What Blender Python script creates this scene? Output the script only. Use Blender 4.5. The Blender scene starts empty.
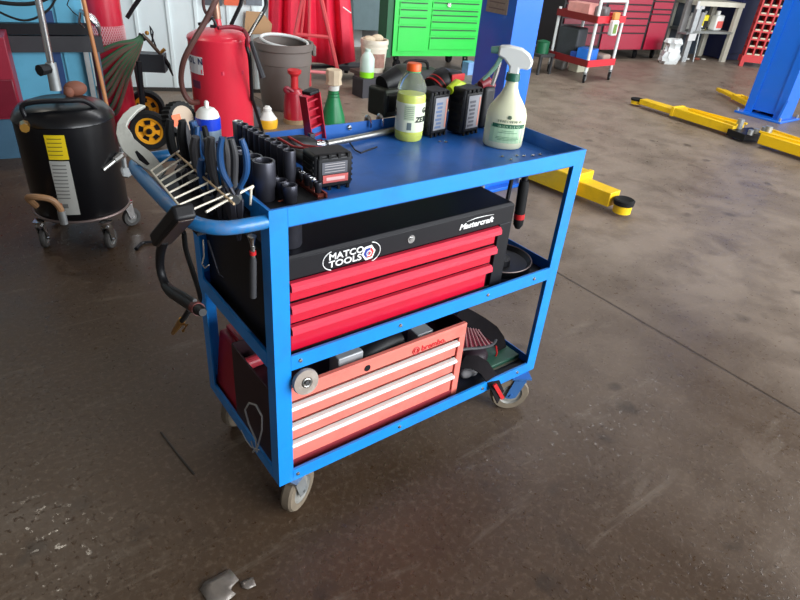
import bpy, bmesh, math, random
from mathutils import Vector, Matrix
SC = bpy.context.scene
COL = SC.collection
PI = math.pi
# ------------------------------------------------------------------ camera
CAM = Vector((-0.43643, -0.93439, 1.31126))
CR = Matrix(((0.802899, -0.591153, 0.076753), (-0.257904, -0.460558, -0.849336), (0.537436, 0.662136, -0.522243)))          # rows: right, down, forward
FPX = 604.53
cd = bpy.data.cameras.new('camera'); cam = bpy.data.objects.new('camera', cd); COL.objects.link(cam)
rx, dn, fw = CR[0], CR[1], CR[2]
cam.matrix_world = Matrix(((rx[0], -dn[0], -fw[0], CAM[0]), (rx[1], -dn[1], -fw[1], CAM[1]), (rx[2], -dn[2], -fw[2], CAM[2]), (0, 0, 0, 1)))
cd.sensor_width = 36; cd.lens = FPX * 36 / 800; cd.clip_start = .02; cd.clip_end = 100
SC.camera = cam
# ------------------------------------------------------------------ world, light, exposure
w = bpy.data.worlds.new('daylight'); SC.world = w; w.use_nodes = True
wn = w.node_tree.nodes; wl = w.node_tree.links
bg = wn['Background']
tc = wn.new('ShaderNodeTexCoord'); sx = wn.new('ShaderNodeSeparateXYZ'); mr = wn.new('ShaderNodeMapRange'); cr = wn.new('ShaderNodeMix'); cr.data_type = 'RGBA'
wl.new(tc.outputs['Generated'], sx.inputs[0]); wl.new(sx.outputs['Y'], mr.inputs['Value'])
mr.inputs['From Min'].default_value = -1; mr.inputs['From Max'].default_value = .6
wl.new(mr.outputs[0], cr.inputs['Factor'])
cr.inputs['A'].default_value = (.62, .72, .86, 1); cr.inputs['B'].default_value = (.34, .33, .34, 1)
wl.new(cr.outputs['Result'], bg.inputs['Color']); bg.inputs['Strength'].default_value = .5
def area(name, loc, target, sx_, sy_, power, col=(1, 1, 1)):
    l = bpy.data.lights.new(name, 'AREA'); l.shape = 'RECTANGLE'; l.size = sx_; l.size_y = sy_; l.energy = power; l.color = col
    o = bpy.data.objects.new(name, l); COL.objects.link(o); o.location = loc
    o.rotation_euler = (Vector(target) - Vector(loc)).to_track_quat('-Z', 'Y').to_euler(); return o
area('bay_door_daylight', (3.6, -4.6, 2.3), (2.6, 2, 1.3), 6.4, 3.8, 600, (.93, .97, 1))
area('side_door_daylight', (10.8, -3.2, 2.2), (5, 3, .9), 4, 3.6, 260, (.93, .97, 1))
area('ceiling_strip_light', (-.75, 4.1, 4.3), (-.6, 2.5, 0), .5, .15, 22, (1, .93, .8))
area('added_back_fill', (4.6, 2.6, 4.4), (5.2, 4.6, 0), 5, 1.2, 135, (.97, .98, 1))  # added fill light without a known lamp, brightens the back wall and far floor
SC.view_settings.view_transform = 'Standard'; SC.view_settings.look = 'None'
SC.view_settings.gamma = 1; SC.view_settings.use_curve_mapping = False
SC.view_settings.exposure = 0.45
# ------------------------------------------------------------------ measuring helpers
def ray(u, v): return CR.transposed() @ Vector(((u - 400) / FPX, (v - 300) / FPX, 1))
def fl(u, v, z=0.0):
    d = ray(u, v); return CAM + d * ((z - CAM.z) / d.z)
def ty(u, v, y):
    d = ray(u, v); return CAM + d * ((y - CAM.y) / d.y)
def tx(u, v, x):
    d = ray(u, v); return CAM + d * ((x - CAM.x) / d.x)
def dep(P): return (CR @ (Vector(P) - CAM)).z
def atd(u, v, d): return CAM + ray(u, v) * d
def zat(P, v):
    a = CR @ (Vector((P[0], P[1], 0)) - CAM); b = CR @ Vector((0, 0, 1))
    return (FPX * a[1] - (v - 300) * a[2]) / ((v - 300) * b[2] - FPX * b[1])
# ------------------------------------------------------------------ mesh helpers
class MB:
    def __init__(s): s.bm = bmesh.new()
    def _f(s, vs):
        try: return s.bm.faces.new(vs)
        except ValueError: return None
    def box(s, x0, x1, y0, y1, z0, z1, M=None):
        P = [Vector(p) for p in ((x0, y0, z0), (x1, y0, z0), (x1, y1, z0), (x0, y1, z0), (x0, y0, z1), (x1, y0, z1), (x1, y1, z1), (x0, y1, z1))]
        if M: P = [M @ p for p in P]
        v = [s.bm.verts.new(p) for p in P]
        for f in ((0, 3, 2, 1), (4, 5, 6, 7), (0, 1, 5, 4), (1, 2, 6, 5), (2, 3, 7, 6), (3, 0, 4, 7)): s._f([v[i] for i in f])
        return s
    def hexa(s, P):
        v = [s.bm.verts.new(Vector(p)) for p in P]
        for f in ((0, 3, 2, 1), (4, 5, 6, 7), (0, 1, 5, 4), (1, 2, 6, 5), (2, 3, 7, 6), (3, 0, 4, 7)): s._f([v[i] for i in f])
        return s
    def tube(s, pts, r, n=10, cap=True, flat=1.0, close=False):
        pts = [Vector(p) for p in pts]; N = len(pts)
        rr = list(r) if isinstance(r, (list, tuple)) else [r] * N
        if N >= 4 and n >= 7 and not close:
            P2, R2 = [], []
            for i in range(N - 1):
                a, b, c, d = pts[max(i - 1, 0)], pts[i], pts[i + 1], pts[min(i + 2, N - 1)]
                for k in range(4):
                    t = k / 4; P2.append(.5 * (2 * b + (c - a) * t + (2 * a - 5 * b + 4 * c - d) * t * t + (3 * b - 3 * c + d - a) * t ** 3)); R2.append(rr[i] + (rr[i + 1] - rr[i]) * t)
            pts = P2 + [pts[-1]]; rr = R2 + [rr[-1]]; N = len(pts)
        rings = []; up = None
        for i, p in enumerate(pts):
            if close: t = pts[(i + 1) % N] - pts[i - 1]
            else: t = pts[min(i + 1, N - 1)] - pts[max(i - 1, 0)]
            if t.length < 1e-9: t = Vector((0, 0, 1))
            t.normalize()
            if up is None:
                up = Vector((0, 0, 1)) if abs(t.z) < .9 else Vector((1, 0, 0))
            a = t.cross(up)
            if a.length < 1e-6: a = t.orthogonal()
            a.normalize(); b = a.cross(t).normalized(); up = b
            rings.append([s.bm.verts.new(p + (a * math.cos(2 * PI * k / n) + b * math.sin(2 * PI * k / n) * flat) * rr[i]) for k in range(n)])
        for i in range(N if close else N - 1):
            A, B = rings[i], rings[(i + 1) % N]
            for k in range(n): s._f([A[k], A[(k + 1) % n], B[(k + 1) % n], B[k]])
        if cap and not close: s._f(rings[0][::-1]); s._f(rings[-1])
        return s
    def cyl(s, p0, p1, r0, r1=None, n=18): return s.tube([p0, p1], [r0, r0 if r1 is None else r1], n)
    def lathe(s, prof, c=(0, 0, 0), n=28, M=None, sy=1.0):
        c = Vector(c); rings = []
        for r, z in prof:
            if r < 1e-6:
                p = c + Vector((0, 0, z)); rings.append([s.bm.verts.new(M @ p if M else p)])
            else:
                R_ = []
                for k in range(n):
                    p = c + Vector((r * math.cos(2 * PI * k / n), sy * r * math.sin(2 * PI * k / n), z)); R_.append(s.bm.verts.new(M @ p if M else p))
                rings.append(R_)
        for A, B in zip(rings, rings[1:]):
            if len(A) == 1 and len(B) == 1: continue
            for k in range(n):
                k2 = (k + 1) % n
                if len(A) == 1: s._f([A[0], B[k2], B[k]])
                elif len(B) == 1: s._f([A[k], A[k2], B[0]])
                else: s._f([A[k], A[k2], B[k2], B[k]])
        return s
    def prism(s, poly, h, M=None):
        a = []; b = []
        for x, y in poly:
            p = Vector((x, y, 0)); q = Vector((x, y, h))
            if M: p = M @ p; q = M @ q
            a.append(s.bm.verts.new(p)); b.append(s.bm.verts.new(q))
        s._f(a[::-1]); s._f(b); n = len(poly)
        for i in range(n): s._f([a[i], a[(i + 1) % n], b[(i + 1) % n], b[i]])
        return s
    def slab(s, P, off):
        a = [s.bm.verts.new(Vector(p)) for p in P]; b = [s.bm.verts.new(Vector(p) + Vector(off)) for p in P]
        s._f(a[::-1]); s._f(b); n = len(P)
        for i in range(n): s._f([a[i], a[(i + 1) % n], b[(i + 1) % n], b[i]])
        return s
    def ball(s, c, r, sc=(1, 1, 1), n=16, M=None):
        c = Vector(c); pr = []
        m = n // 2
        rings = []
        for i in range(m + 1):
            th = PI * i / m
            if i in (0, m): P = [Vector((0, 0, r * math.cos(th) * sc[2]))]
            else: P = [Vector((r * math.sin(th) * math.cos(2 * PI * k / n) * sc[0], r * math.sin(th) * math.sin(2 * PI * k / n) * sc[1], r * math.cos(th) * sc[2])) for k in range(n)]
            rings.append([s.bm.verts.new((M @ p if M else p) + c) for p in P])
        for A, B in zip(rings, rings[1:]):
            for k in range(n):
                k2 = (k + 1) % n
                if len(A) == 1: s._f([A[0], B[k], B[k2]])
                elif len(B) == 1: s._f([A[k], B[0], A[k2]])
                else: s._f([A[k], B[k], B[k2], A[k2]])
        return s
    def torus(s, c, R_, r, ax=(0, 0, 1), n=32, m=8):
        c = Vector(c); q = Vector((0, 0, 1)).rotation_difference(Vector(ax).normalized())
        return s.tube([c + q @ Vector((R_ * math.cos(2 * PI * k / n), R_ * math.sin(2 * PI * k / n), 0)) for k in range(n)], r, m, close=True)
WM = {}
def wm(o):
    return WM.get(o.name, Matrix.Identity(4))
def obj(name, mb, m, parent=None, bevel=0.0, W=False, seg=2):
    bm = mb.bm
    bmesh.ops.recalc_face_normals(bm, faces=bm.faces[:])
    if W and parent is not None: bmesh.ops.transform(bm, matrix=wm(parent).inverted(), verts=bm.verts[:])
    for f in bm.faces: f.smooth = True
    for e in bm.edges:
        if len(e.link_faces) == 2 and e.calc_face_angle(0) > .62: e.smooth = False
    me = bpy.data.meshes.new(name); bm.to_mesh(me); bm.free()
    o = bpy.data.objects.new(name, me); COL.objects.link(o)
    if isinstance(m, (list, tuple)):
        for k in m: me.materials.append(k)
    else: me.materials.append(m)
    if parent is not None: o.parent = parent; WM[o.name] = wm(parent).copy()
    if bevel:
        b = o.modifiers.new('bevel', 'BEVEL'); b.width = bevel; b.segments = seg; b.limit_method = 'ANGLE'; b.angle_limit = .7; b.harden_normals = False
    return o
def tag(o, label, cat, group=None):
    o['label'] = label; o['category'] = cat
    if group: o['group'] = group
    return o
def thing(name, label, cat, loc=(0, 0, 0), rz=0.0, group=None):
    o = bpy.data.objects.new(name, None); COL.objects.link(o); o.empty_display_size = .05
    o.location = loc; o.rotation_euler = (0, 0, rz)
    WM[o.name] = Matrix.Translation(Vector(loc)) @ Matrix.Rotation(rz, 4, 'Z')
    return tag(o, label, cat, group)
def struct(name, mb, m, bevel=0): o = obj(name, mb, m, None, bevel); o['kind'] = 'structure'; return o
def dup(root, loc, rz, label, group=None):
    r = root.copy(); COL.objects.link(r); r.location = loc; r.rotation_euler = (0, 0, rz); r['label'] = label
    if group: r['group'] = group
    for ch in list(root.children):
        c = ch.copy(); COL.objects.link(c); c.parent = r
        for g in list(ch.children):
            d = g.copy(); COL.objects.link(d); d.parent = c
    return r
def text(name, s, size, m, parent, O, X, Y, ext=.0006, sx_=1.0, shear=0.0, W=True, bold=0.0, align='LEFT', label=None):
    """writing laid on the plane through O with the directions X (reading) and Y (up), given in world space"""
    c = bpy.data.curves.new(name, 'FONT'); c.body = s; c.size = size; c.extrude = ext; c.shear = shear; c.offset = bold; c.align_x = align; c.resolution_u = 3
    t = bpy.data.objects.new('t', c); COL.objects.link(t)
    dg = bpy.context.evaluated_depsgraph_get(); dg.update()
    me = bpy.data.meshes.new_from_object(t.evaluated_get(dg)); bpy.data.objects.remove(t)
    X = Vector(X).normalized(); Y = Vector(Y); Y = (Y - X * Y.dot(X)).normalized(); Z = X.cross(Y)
    M = Matrix.Translation(Vector(O)) @ Matrix(((X.x * sx_, Y.x, Z.x, 0), (X.y * sx_, Y.y, Z.y, 0), (X.z * sx_, Y.z, Z.z, 0), (0, 0, 0, 1)))
    if W: M = wm(parent).inverted() @ M
    me.transform(M); me.materials.clear(); me.materials.append(m); me.name = name
    o = bpy.data.objects.new(name, me); COL.objects.link(o); o.parent = parent; WM[o.name] = wm(parent).copy()
    return o
# ------------------------------------------------------------------ materials
def lin(c):
    def g(x):
        x /= 255.0
        return x / 12.92 if x <= .04045 else ((x + .055) / 1.055) ** 2.4
    return (g(c[0]), g(c[1]), g(c[2]), 1)
MC = {}
def mat(name, rgb, rough=.5, metal=0.0, var=.12, scale=12, bump=0.0, coat=0.0, dirt=None, dirt_amt=.35, emit=0, spec=.5):
    if name in MC: return MC[name]
    m = bpy.data.materials.new(name); m.use_nodes = True; n = m.node_tree.nodes; l = m.node_tree.links; b = n['Principled BSDF']
    b.inputs['Roughness'].default_value = rough; b.inputs['Metallic'].default_value = metal; b.inputs['Coat Weight'].default_value = coat
    b.inputs['Specular IOR Level'].default_value = spec
    c = lin(rgb); t = n.new('ShaderNodeTexCoord'); nz = n.new('ShaderNodeTexNoise'); nz.inputs['Scale'].default_value = scale; nz.inputs['Detail'].default_value = 4
    l.new(t.outputs['Object'], nz.inputs['Vector'])
    mx = n.new('ShaderNodeMix'); mx.data_type = 'RGBA'
    mx.inputs['A'].default_value = tuple(max(0, x * (1 - var)) for x in c[:3]) + (1,); mx.inputs['B'].default_value = tuple(min(1, x * (1 + var)) for x in c[:3]) + (1,)
    l.new(nz.outputs['Fac'], mx.inputs['Factor']); out = mx.outputs['Result']
    if dirt:
        n2 = n.new('ShaderNodeTexNoise'); n2.inputs['Scale'].default_value = scale * .45; n2.inputs['Detail'].default_value = 8; n2.inputs['Roughness'].default_value = .7
        l.new(t.outputs['Object'], n2.inputs['Vector'])
        mr = n.new('ShaderNodeMapRange'); mr.inputs['From Min'].default_value = .5; mr.inputs['From Max'].default_value = .72; mr.inputs['To Max'].default_value = dirt_amt
        l.new(n2.outputs['Fac'], mr.inputs['Value']); m2 = n.new('ShaderNodeMix'); m2.data_type = 'RGBA'
        l.new(mr.outputs[0], m2.inputs['Factor']); l.new(out, m2.inputs['A']); m2.inputs['B'].default_value = lin(dirt); out = m2.outputs['Result']
    l.new(out, b.inputs['Base Color'])
    if bump:
        bp = n.new('ShaderNodeBump'); bp.inputs['Strength'].default_value = bump; bp.inputs['Distance'].default_value = .002
        n3 = n.new('ShaderNodeTexNoise'); n3.inputs['Scale'].default_value = scale * 6; l.new(t.outputs['Object'], n3.inputs['Vector'])
        l.new(n3.outputs['Fac'], bp.inputs['Height']); l.new(bp.outputs[0], b.inputs['Normal'])
    MC[name] = m; return m
BLUE = mat('blue_paint', (15, 136, 222), .38, var=.1, scale=9, dirt=(40, 60, 90), dirt_amt=.35, coat=.2)
BLUE_TUBE = mat('worn_blue_paint', (36, 122, 186), .35, var=.2, scale=30, dirt=(150, 120, 95), dirt_amt=.5, coat=.2)
BLACKM = mat('black_metal', (13, 13, 19), .45, var=.2, bump=.05, spec=.35)
BLACKP = mat('black_plastic', (18, 18, 21), .5, var=.25, scale=30, bump=.1, spec=.4)
BLACKR = mat('black_rubber', (16, 16, 17), .75, var=.3, scale=30, spec=.35)
IMPACT = mat('black_oxide_steel', (66, 66, 74), .36, .6, var=.3, scale=40)
CHROME = mat('chrome', (205, 205, 205), .16, 1.0, var=.05)
STEEL = mat('dull_steel', (160, 160, 156), .36, .9, var=.2, scale=30, dirt=(90, 75, 60), dirt_amt=.4)
GALV = mat('galvanised', (165, 168, 168), .45, .7, var=.2, scale=30)
WHITEP = mat('white_plastic', (225, 226, 220), .45, var=.05)
WHITE = mat('white_paint', (222, 226, 224), .5, var=.05)
REDP = mat('red_paint', (200, 22, 36), .35, var=.12, coat=.3)
RED2 = mat('red_plastic', (190, 30, 34), .45, var=.1)
MAROON = mat('maroon_paint', (110, 14, 36), .38, var=.15, coat=.2)
GREY = mat('grey_plastic', (105, 100, 94), .6, var=.15)
DGREY = mat('dark_grey', (58, 58, 60), .55, var=.2)
YEL = mat('yellow_paint', (248, 200, 12), .4, var=.08, scale=8, dirt=(140, 105, 40), dirt_amt=.35)
BLUEGRIP = mat('blue_grip', (14, 64, 112), .5, var=.2)
GREEN = mat('green_paint', (30, 208, 70), .35, var=.04, coat=.3)
TAN = mat('tan_cardboard', (190, 150, 110), .8, var=.1)
BRASS = mat('brass', (200, 150, 70), .3, .9, var=.2)
ORANGE = mat('orange_plastic', (240, 95, 30), .45, var=.05)
GREYRUB = mat('grey_rubber', (70, 70, 74), .7, var=.2)
# ================================================================== STRUCTURE
def floor_mat():
    m = bpy.data.materials.new('oily_concrete'); m.use_nodes = True; n = m.node_tree.nodes; l = m.node_tree.links; b = n['Principled BSDF']
    t = n.new('ShaderNodeTexCoord')
    def noise(sc, det=6, ro=.6, dist=0.0, vec=None):
        q = n.new('ShaderNodeTexNoise'); q.inputs['Scale'].default_value = sc; q.inputs['Detail'].default_value = det; q.inputs['Roughness'].default_value = ro; q.inputs['Distortion'].default_value = dist
        l.new(vec or t.outputs['Object'], q.inputs['Vector']); return q.outputs['Fac']
    def mrange(s, a, b_, c=0.0, d=1.0):
        q = n.new('ShaderNodeMapRange'); q.inputs['From Min'].default_value = a; q.inputs['From Max'].default_value = b_; q.inputs['To Min'].default_value = c; q.inputs['To Max'].default_value = d; l.new(s, q.inputs['Value']); return q.outputs[0]
    def mix(f, A, B, typ='MIX'):
        q = n.new('ShaderNodeMix'); q.data_type = 'RGBA'; q.blend_type = typ
        if isinstance(f, float): q.inputs['Factor'].default_value = f
        else: l.new(f, q.inputs['Factor'])
        for k, x in (('A', A), ('B', B)):
            if isinstance(x, tuple): q.inputs[k].default_value = x
            else: l.new(x, q.inputs[k])
        return q.outputs['Result']
    def math_(op, a, b_=None):
        q = n.new('ShaderNodeMath'); q.operation = op
        for i, x in enumerate((a, b_)):
            if x is None: continue
            if isinstance(x, (int, float)): q.inputs[i].default_value = x
            else: l.new(x, q.inputs[i])
        return q.outputs[0]
    sp = n.new('ShaderNodeSeparateXYZ'); l.new(t.outputs['Object'], sp.inputs[0])
    big = noise(.9, 5, .55, .3); mid = noise(4.5, 8, .65, .4); fine = noise(60, 4, .7)
    # oil in random patches; the darker left and near floor is shade in the colour
    oil = math_('ADD', mrange(sp.outputs['X'], -.4, 2.2, .5, -.22), mrange(sp.outputs['Y'], 3, -.6, -.1, .15))
    oil = math_('ADD', oil, big); oil = mrange(oil, .25, .85)
    c = mix(oil, lin((140, 125, 111)), lin((70, 53, 38)))
    c = mix(mrange(mid, .42, .7, 0, .5), c, lin((58, 43, 31)))
    c = mix(mrange(fine, .5, .75, 0, .22), c, lin((150, 132, 114)))
    # dark drops of oil
    vo = n.new('ShaderNodeTexVoronoi'); vo.inputs['Scale'].default_value = 5.5; vo.inputs['Randomness'].default_value = 1
    dv = n.new('ShaderNodeVectorMath'); dv.operation = 'ADD'; nzc = n.new('ShaderNodeTexNoise'); nzc.inputs['Scale'].default_value = 14; l.new(t.outputs['Object'], nzc.inputs['Vector'])
    sc_ = n.new('ShaderNodeVectorMath'); sc_.operation = 'SCALE'; sc_.inputs['Scale'].default_value = .09; l.new(nzc.outputs['Color'], sc_.inputs[0])
    l.new(t.outputs['Object'], dv.inputs[0]); l.new(sc_.outputs[0], dv.inputs[1]); l.new(dv.outputs[0], vo.inputs['Vector'])
    drops = math_('MULTIPLY', mrange(vo.outputs['Distance'], .24, .1), mrange(noise(1.3, 2), .5, .6))
    c = mix(math_('MULTIPLY', drops, .6), c, lin((40, 31, 24)))
    # pale scuffed streaks
    ms = n.new('ShaderNodeMapping'); ms.inputs['Scale'].default_value = (1.2, 7, 1); ms.inputs['Rotation'].default_value = (0, 0, .5); l.new(t.outputs['Object'], ms.inputs['Vector'])
    c = mix(mrange(noise(1.6, 7, .7, .6, ms.outputs[0]), .58, .8, 0, .26), c, lin((178, 166, 150)))
    # sawn joint between two slabs
    A = fl(540, 262); B = fl(800, 413); d = (B - A).normalized(); nx, ny = -d.y, d.x; k = -(A.x * nx + A.y * ny)
    dist = math_('ABSOLUTE', math_('ADD', math_('ADD', math_('MULTIPLY', sp.outputs['X'], nx), math_('MULTIPLY', sp.outputs['Y'], ny)), math_('ADD', k, math_('MULTIPLY', mid, .012))))
    joint = mrange(dist, .009, .003)
    c = mix(math_('MULTIPLY', joint, .7), c, lin((45, 36, 30)))
    l.new(c, b.inputs['Base Color'])
    wet = mrange(math_('ADD', big, math_('MULTIPLY', mid, .5)), .55, .95)
    l.new(math_('SUBTRACT', mrange(wet, 0, 1, .56, .36), mrange(noise(42, 3, .6), .60, .66, 0, .22)), b.inputs['Roughness'])
    b.inputs['Specular IOR Level'].default_value = .42
    # grit and small wet dents
    v2 = n.new('ShaderNodeTexNoise'); v2.inputs['Scale'].default_value = 70; v2.inputs['Detail'].default_value = 5; v2.inputs['Roughness'].default_value = .55; l.new(t.outputs['Object'], v2.inputs['Vector'])
    h = math_('ADD', math_('MULTIPLY', mrange(v2.outputs['Fac'], .6, .74), mrange(mid, .35, .6, .1, 1.0)), math_('MULTIPLY', mid, 1.2))
    h = math_('SUBTRACT', h, math_('MULTIPLY', joint, 3.0))
    bp = n.new('ShaderNodeBump'); bp.inputs['Strength'].default_value = .38; bp.inputs['Distance'].default_value = .006
    l.new(h, bp.inputs['Height']); l.new(bp.outputs[0], b.inputs['Normal'])
    return m
struct('floor', MB().box(-5, 16, -6, 9, -.12, 0), floor_mat())
D0 = fl(146, 91); DD = Vector((.93, -.37, 0)).normalized(); DN = Vector((DD.y, -DD.x, 0))  # along the door wall, and its normal to the front
def dw(s, n=0, z=0): p = D0 + DD * s + DN * n; return Vector((p.x, p.y, z))
def wbox(mb, s0, s1, n0, n1, z0, z1):
    return mb.hexa([dw(s0, n0, z0), dw(s1, n0, z0), dw(s1, n1, z0), dw(s0, n1, z0), dw(s0, n0, z1), dw(s1, n0, z1), dw(s1, n1, z1), dw(s0, n1, z1)])
WALLM = mat('white_wall_steel', (226, 234, 234), .5, var=.04, scale=3)
struct('wall_door', wbox(MB(), -3.5, 1.0, -.2, -.06, 0, 3.2), WALLM)
m = MB(); wbox(m, -.45, .95, -.055, -.02, .02, 3.0)
for s in (-.25, .0, .24, .45, .7, .9): wbox(m, s - .012, s + .012, -.02, -.005, .03, 3.0)
o = struct('door_1', m, mat('white_door', (228, 238, 238), .45, var=.03)); 
struct('door_gap_1', wbox(MB(), -.45, .95, -.05, -.004, 0, .028), mat('dark_gap_strip', (60, 56, 52), .8))  # shade of the gap under the door, put in as a dark strip
struct('wall_side', MB().hexa([dw(1.0, -.2, 0), dw(1.0, -.06, 0), dw(1.0, -.06, 0) + Vector((.5, 2.2, 0)), dw(1.0, -.2, 0) + Vector((.35, 2.3, 0)), dw(1.0, -.2, 3.2), dw(1.0, -.06, 3.2), dw(1.0, -.06, 3.2) + Vector((.5, 2.2, 0)), dw(1.0, -.2, 3.2) + Vector((.35, 2.3, 0))]), WALLM)
struct('wall_back', MB().hexa([(1.6, 6.3, 0), (14, 4.4, 0), (14, 4.6, 0), (1.6, 6.5, 0), (1.6, 6.3, 3.2), (14, 4.4, 3.2), (14, 4.6, 3.2), (1.6, 6.5, 3.2)]), mat('back_wall_paint', (150, 150, 148), .7, var=.1, scale=2))
struct('ceiling', MB().box(-3.4, 14.5, -5.2, 7, 4.6, 4.75), mat('ceiling_board', (120, 112, 104), .8))
struct('wall_left', MB().box(-3.2, -3.0, -5.2, 6.5, 0, 4.6), mat('left_wall_paint', (120, 118, 115), .7, var=.1, scale=2))
# ================================================================== THE BLUE CART
W_, D_, ZT = .8992, .437, .86
cart = thing('service_cart', 'blue steel three-shelf rolling service cart loaded with tool chests in the middle of the floor', 'cart', (0, 0, 0))
t = .004; fw_ = .038
def post(name, x, y, sx_, sy_, z0=.138, z1=ZT):
    mb = MB(); mb.box(min(x, x + sx_ * fw_), max(x, x + sx_ * fw_), min(y, y + sy_ * t), max(y, y + sy_ * t), z0, z1)
    mb.box(min(x, x + sx_ * t), max(x, x + sx_ * t), min(y + sy_ * t, y + sy_ * fw_), max(y + sy_ * t, y + sy_ * fw_), z0, z1)
    return obj(name, mb, BLUE, cart, W=True)
for x, sx_ in ((0, 1), (W_, -1)):
    for y, sy_ in ((0, 1), (D_, -1)): post('corner_post', x, y, sx_, sy_)
def tray(name, zf, z0, z1, m=BLUE, e=t):
    mb = MB(); mb.box(e, W_ - e, e, D_ - e, zf - .003, zf)
    mb.box(e, W_ - e, e, e + .003, z0, z1); mb.box(e, W_ - e, D_ - e - .003, D_ - e, z0, z1)
    if zf < .8: obj('dark_shelf_layer', MB().box(e + .004, W_ - e - .004, e + .004, D_ - e - .004, zf - .0005, zf + .0006), mat('dark_navy_layer', (24, 28, 44), .6, var=.4, scale=20), cart, W=True)  # thin dark navy layer over the floor of the two lower shelves
    mb.box(e, e + .003, e + .003, D_ - e - .003, z0, z1); mb.box(W_ - e - .003, W_ - e, e + .003, D_ - e - .003, z0, z1)
    return obj(name, mb, m, cart, W=True)
TRAYM = mat('shaded_blue_paint', (34, 96, 176), .42, var=.12, scale=14, dirt=(20, 40, 80), dirt_amt=.4, coat=.15)  # the cart's blue again, darkened in the colour because the trays catch less light
tray('top_tray', .822, .818, ZT, TRAYM)
fb = MB().box(fw_, W_ - fw_, -.0006, t + .001, ZT - fw_, ZT)
obj('front_rim', fb, BLUE, cart, W=True)
tray('middle_shelf', .486, .48, .5178, TRAYM); obj('shelf_rail', MB().box(fw_, W_ - fw_, -.0006, t + .001, .4799, .5182), BLUE, cart, W=True)
tray('bottom_shelf', .146, .14, .1738, TRAYM); obj('shelf_rail', MB().box(fw_ - .0, W_ - fw_, -.0006, t + .001, .1380, .174), BLUE, cart, W=True)
for z0, z1 in ((.48, .518), (.138, .174), (.818, .86)):
    obj('side_rail', MB().box(-.0006, .0046, fw_, D_ - fw_, z0, z1), BLUE, cart, W=True)
for x, z in ((.06, .5), (.33, .5), (.62, .5), (.80, .5), (.05, .156), (.36, .156), (.67, .156), (.82, .156)):
    obj('bolt', MB().lathe([(0, .004), (.004, .003), (.0055, 0)], n=10, M=Matrix.Translation((x, -.0006, z)) @ Matrix.Rotation(PI / 2, 4, 'X')), CHROME, cart, W=True)
# push handle: a bent tube beyond the left end
zh = .835
pts = [(.0, .012, zh), (-.05, .014, zh), (-.08, .022, zh), (-.104, .044, zh), (-.118, .075, zh), (-.126, .12, zh), (-.128, .2, zh), (-.128, .3, zh), (-.126, .37, zh), (-.115, .405, zh), (-.09, .425, zh), (-.05, .43, zh), (0, .43, zh)]
obj('push_handle', MB().tube(pts, .0135, 14), BLUE_TUBE, cart, W=True)
obj('tool_rack', MB().box(-.1, -.012, .10, .42, .79, .795).box(-.012, -.001, .08, .42, .78, .83), BLACKM, cart, W=True)
def caster(parent, x, y, ztop, r, wd, rz, wm_, tm, fork, W=True):
    M = Matrix.Translation((x, y, 0)) @ Matrix.Rotation(rz, 4, 'Z')
    off = r * .35
    hp = r * .5; f = MB(); f.box(-hp, hp, -hp, hp, ztop - .005, ztop, M); f.cyl(M @ Vector((0, 0, ztop - .02)), M @ Vector((0, 0, ztop - .004)), .02)
    for s in (-1, 1):
        y0 = s * (wd / 2 + .004)
        pl = [(-.02, ztop - .018), (.02, ztop - .018), (off + r * .28, r * .85), (off, r - r * .22), (off - r * .28, r * .85)]
        a = [M @ Vector((p[0], y0 - .0015, p[1])) for p in pl]; f.slab(a, M.to_3x3() @ Vector((0, .003, 0)))
    f.box(-.02, .02, -(wd / 2 + .005), wd / 2 + .005, ztop - .022, ztop - .017, M)
    fo = obj('caster_fork', f, fork, parent, W=True)
    Q = M @ Matrix.Translation((off, 0, r)) @ Matrix.Rotation(PI / 2, 4, 'X')
    wv = MB().lathe([(r * .62, -wd / 2), (r * .93, -wd / 2), (r, -wd * .3), (r, wd * .3), (r * .93, wd / 2), (r * .62, wd / 2)], M=Q, n=32)
    wo = obj('caster_wheel', wv, tm, parent, W=True)
    h = MB().lathe([(0, -wd * .5), (r * .2, -wd * .5), (r * .2, -wd * .32), (r * .55, -wd * .3), (r * .62, -wd * .48), (r * .66, -wd * .48), (r * .66, wd * .48), (r * .62, wd * .48), (r * .55, wd * .3), (r * .2, wd * .32), (r * .2, wd * .5), (0, wd * .5)], M=Q, n=32)
    obj('wheel_hub', h, wm_, wo, W=True)
    ax = MB().cyl(M @ Vector((off, -(wd / 2 + .01), r)), M @ Vector((off, wd / 2 + .01, r)), .006, n=8); obj('axle', ax, fork, fo, W=True)
TYRE = mat('pale_caster_tread', (112, 100, 84), .7, var=.3, scale=40); HUB = mat('pale_caster_hub', (132, 130, 124), .5, var=.2)
q = fl(298, 503); caster(cart, q.x - .86 * .022, q.y - .51 * .022, .138, .062, .03, .535, HUB, TYRE, GALV)
q = fl(506, 406); caster(cart, q.x + .85 * .022, q.y - .5 * .022, .138, .062, .03, -.53 + PI, HUB, TYRE, mat('blue_caster_fork', (60, 110, 170), .4, .3))
caster(cart, .045, D_ - .045, .138, .062, .03, .4, HUB, TYRE, GALV)
caster(cart, W_ - .045, D_ - .045, .138, .062, .03, .4, HUB, TYRE, GALV)
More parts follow.
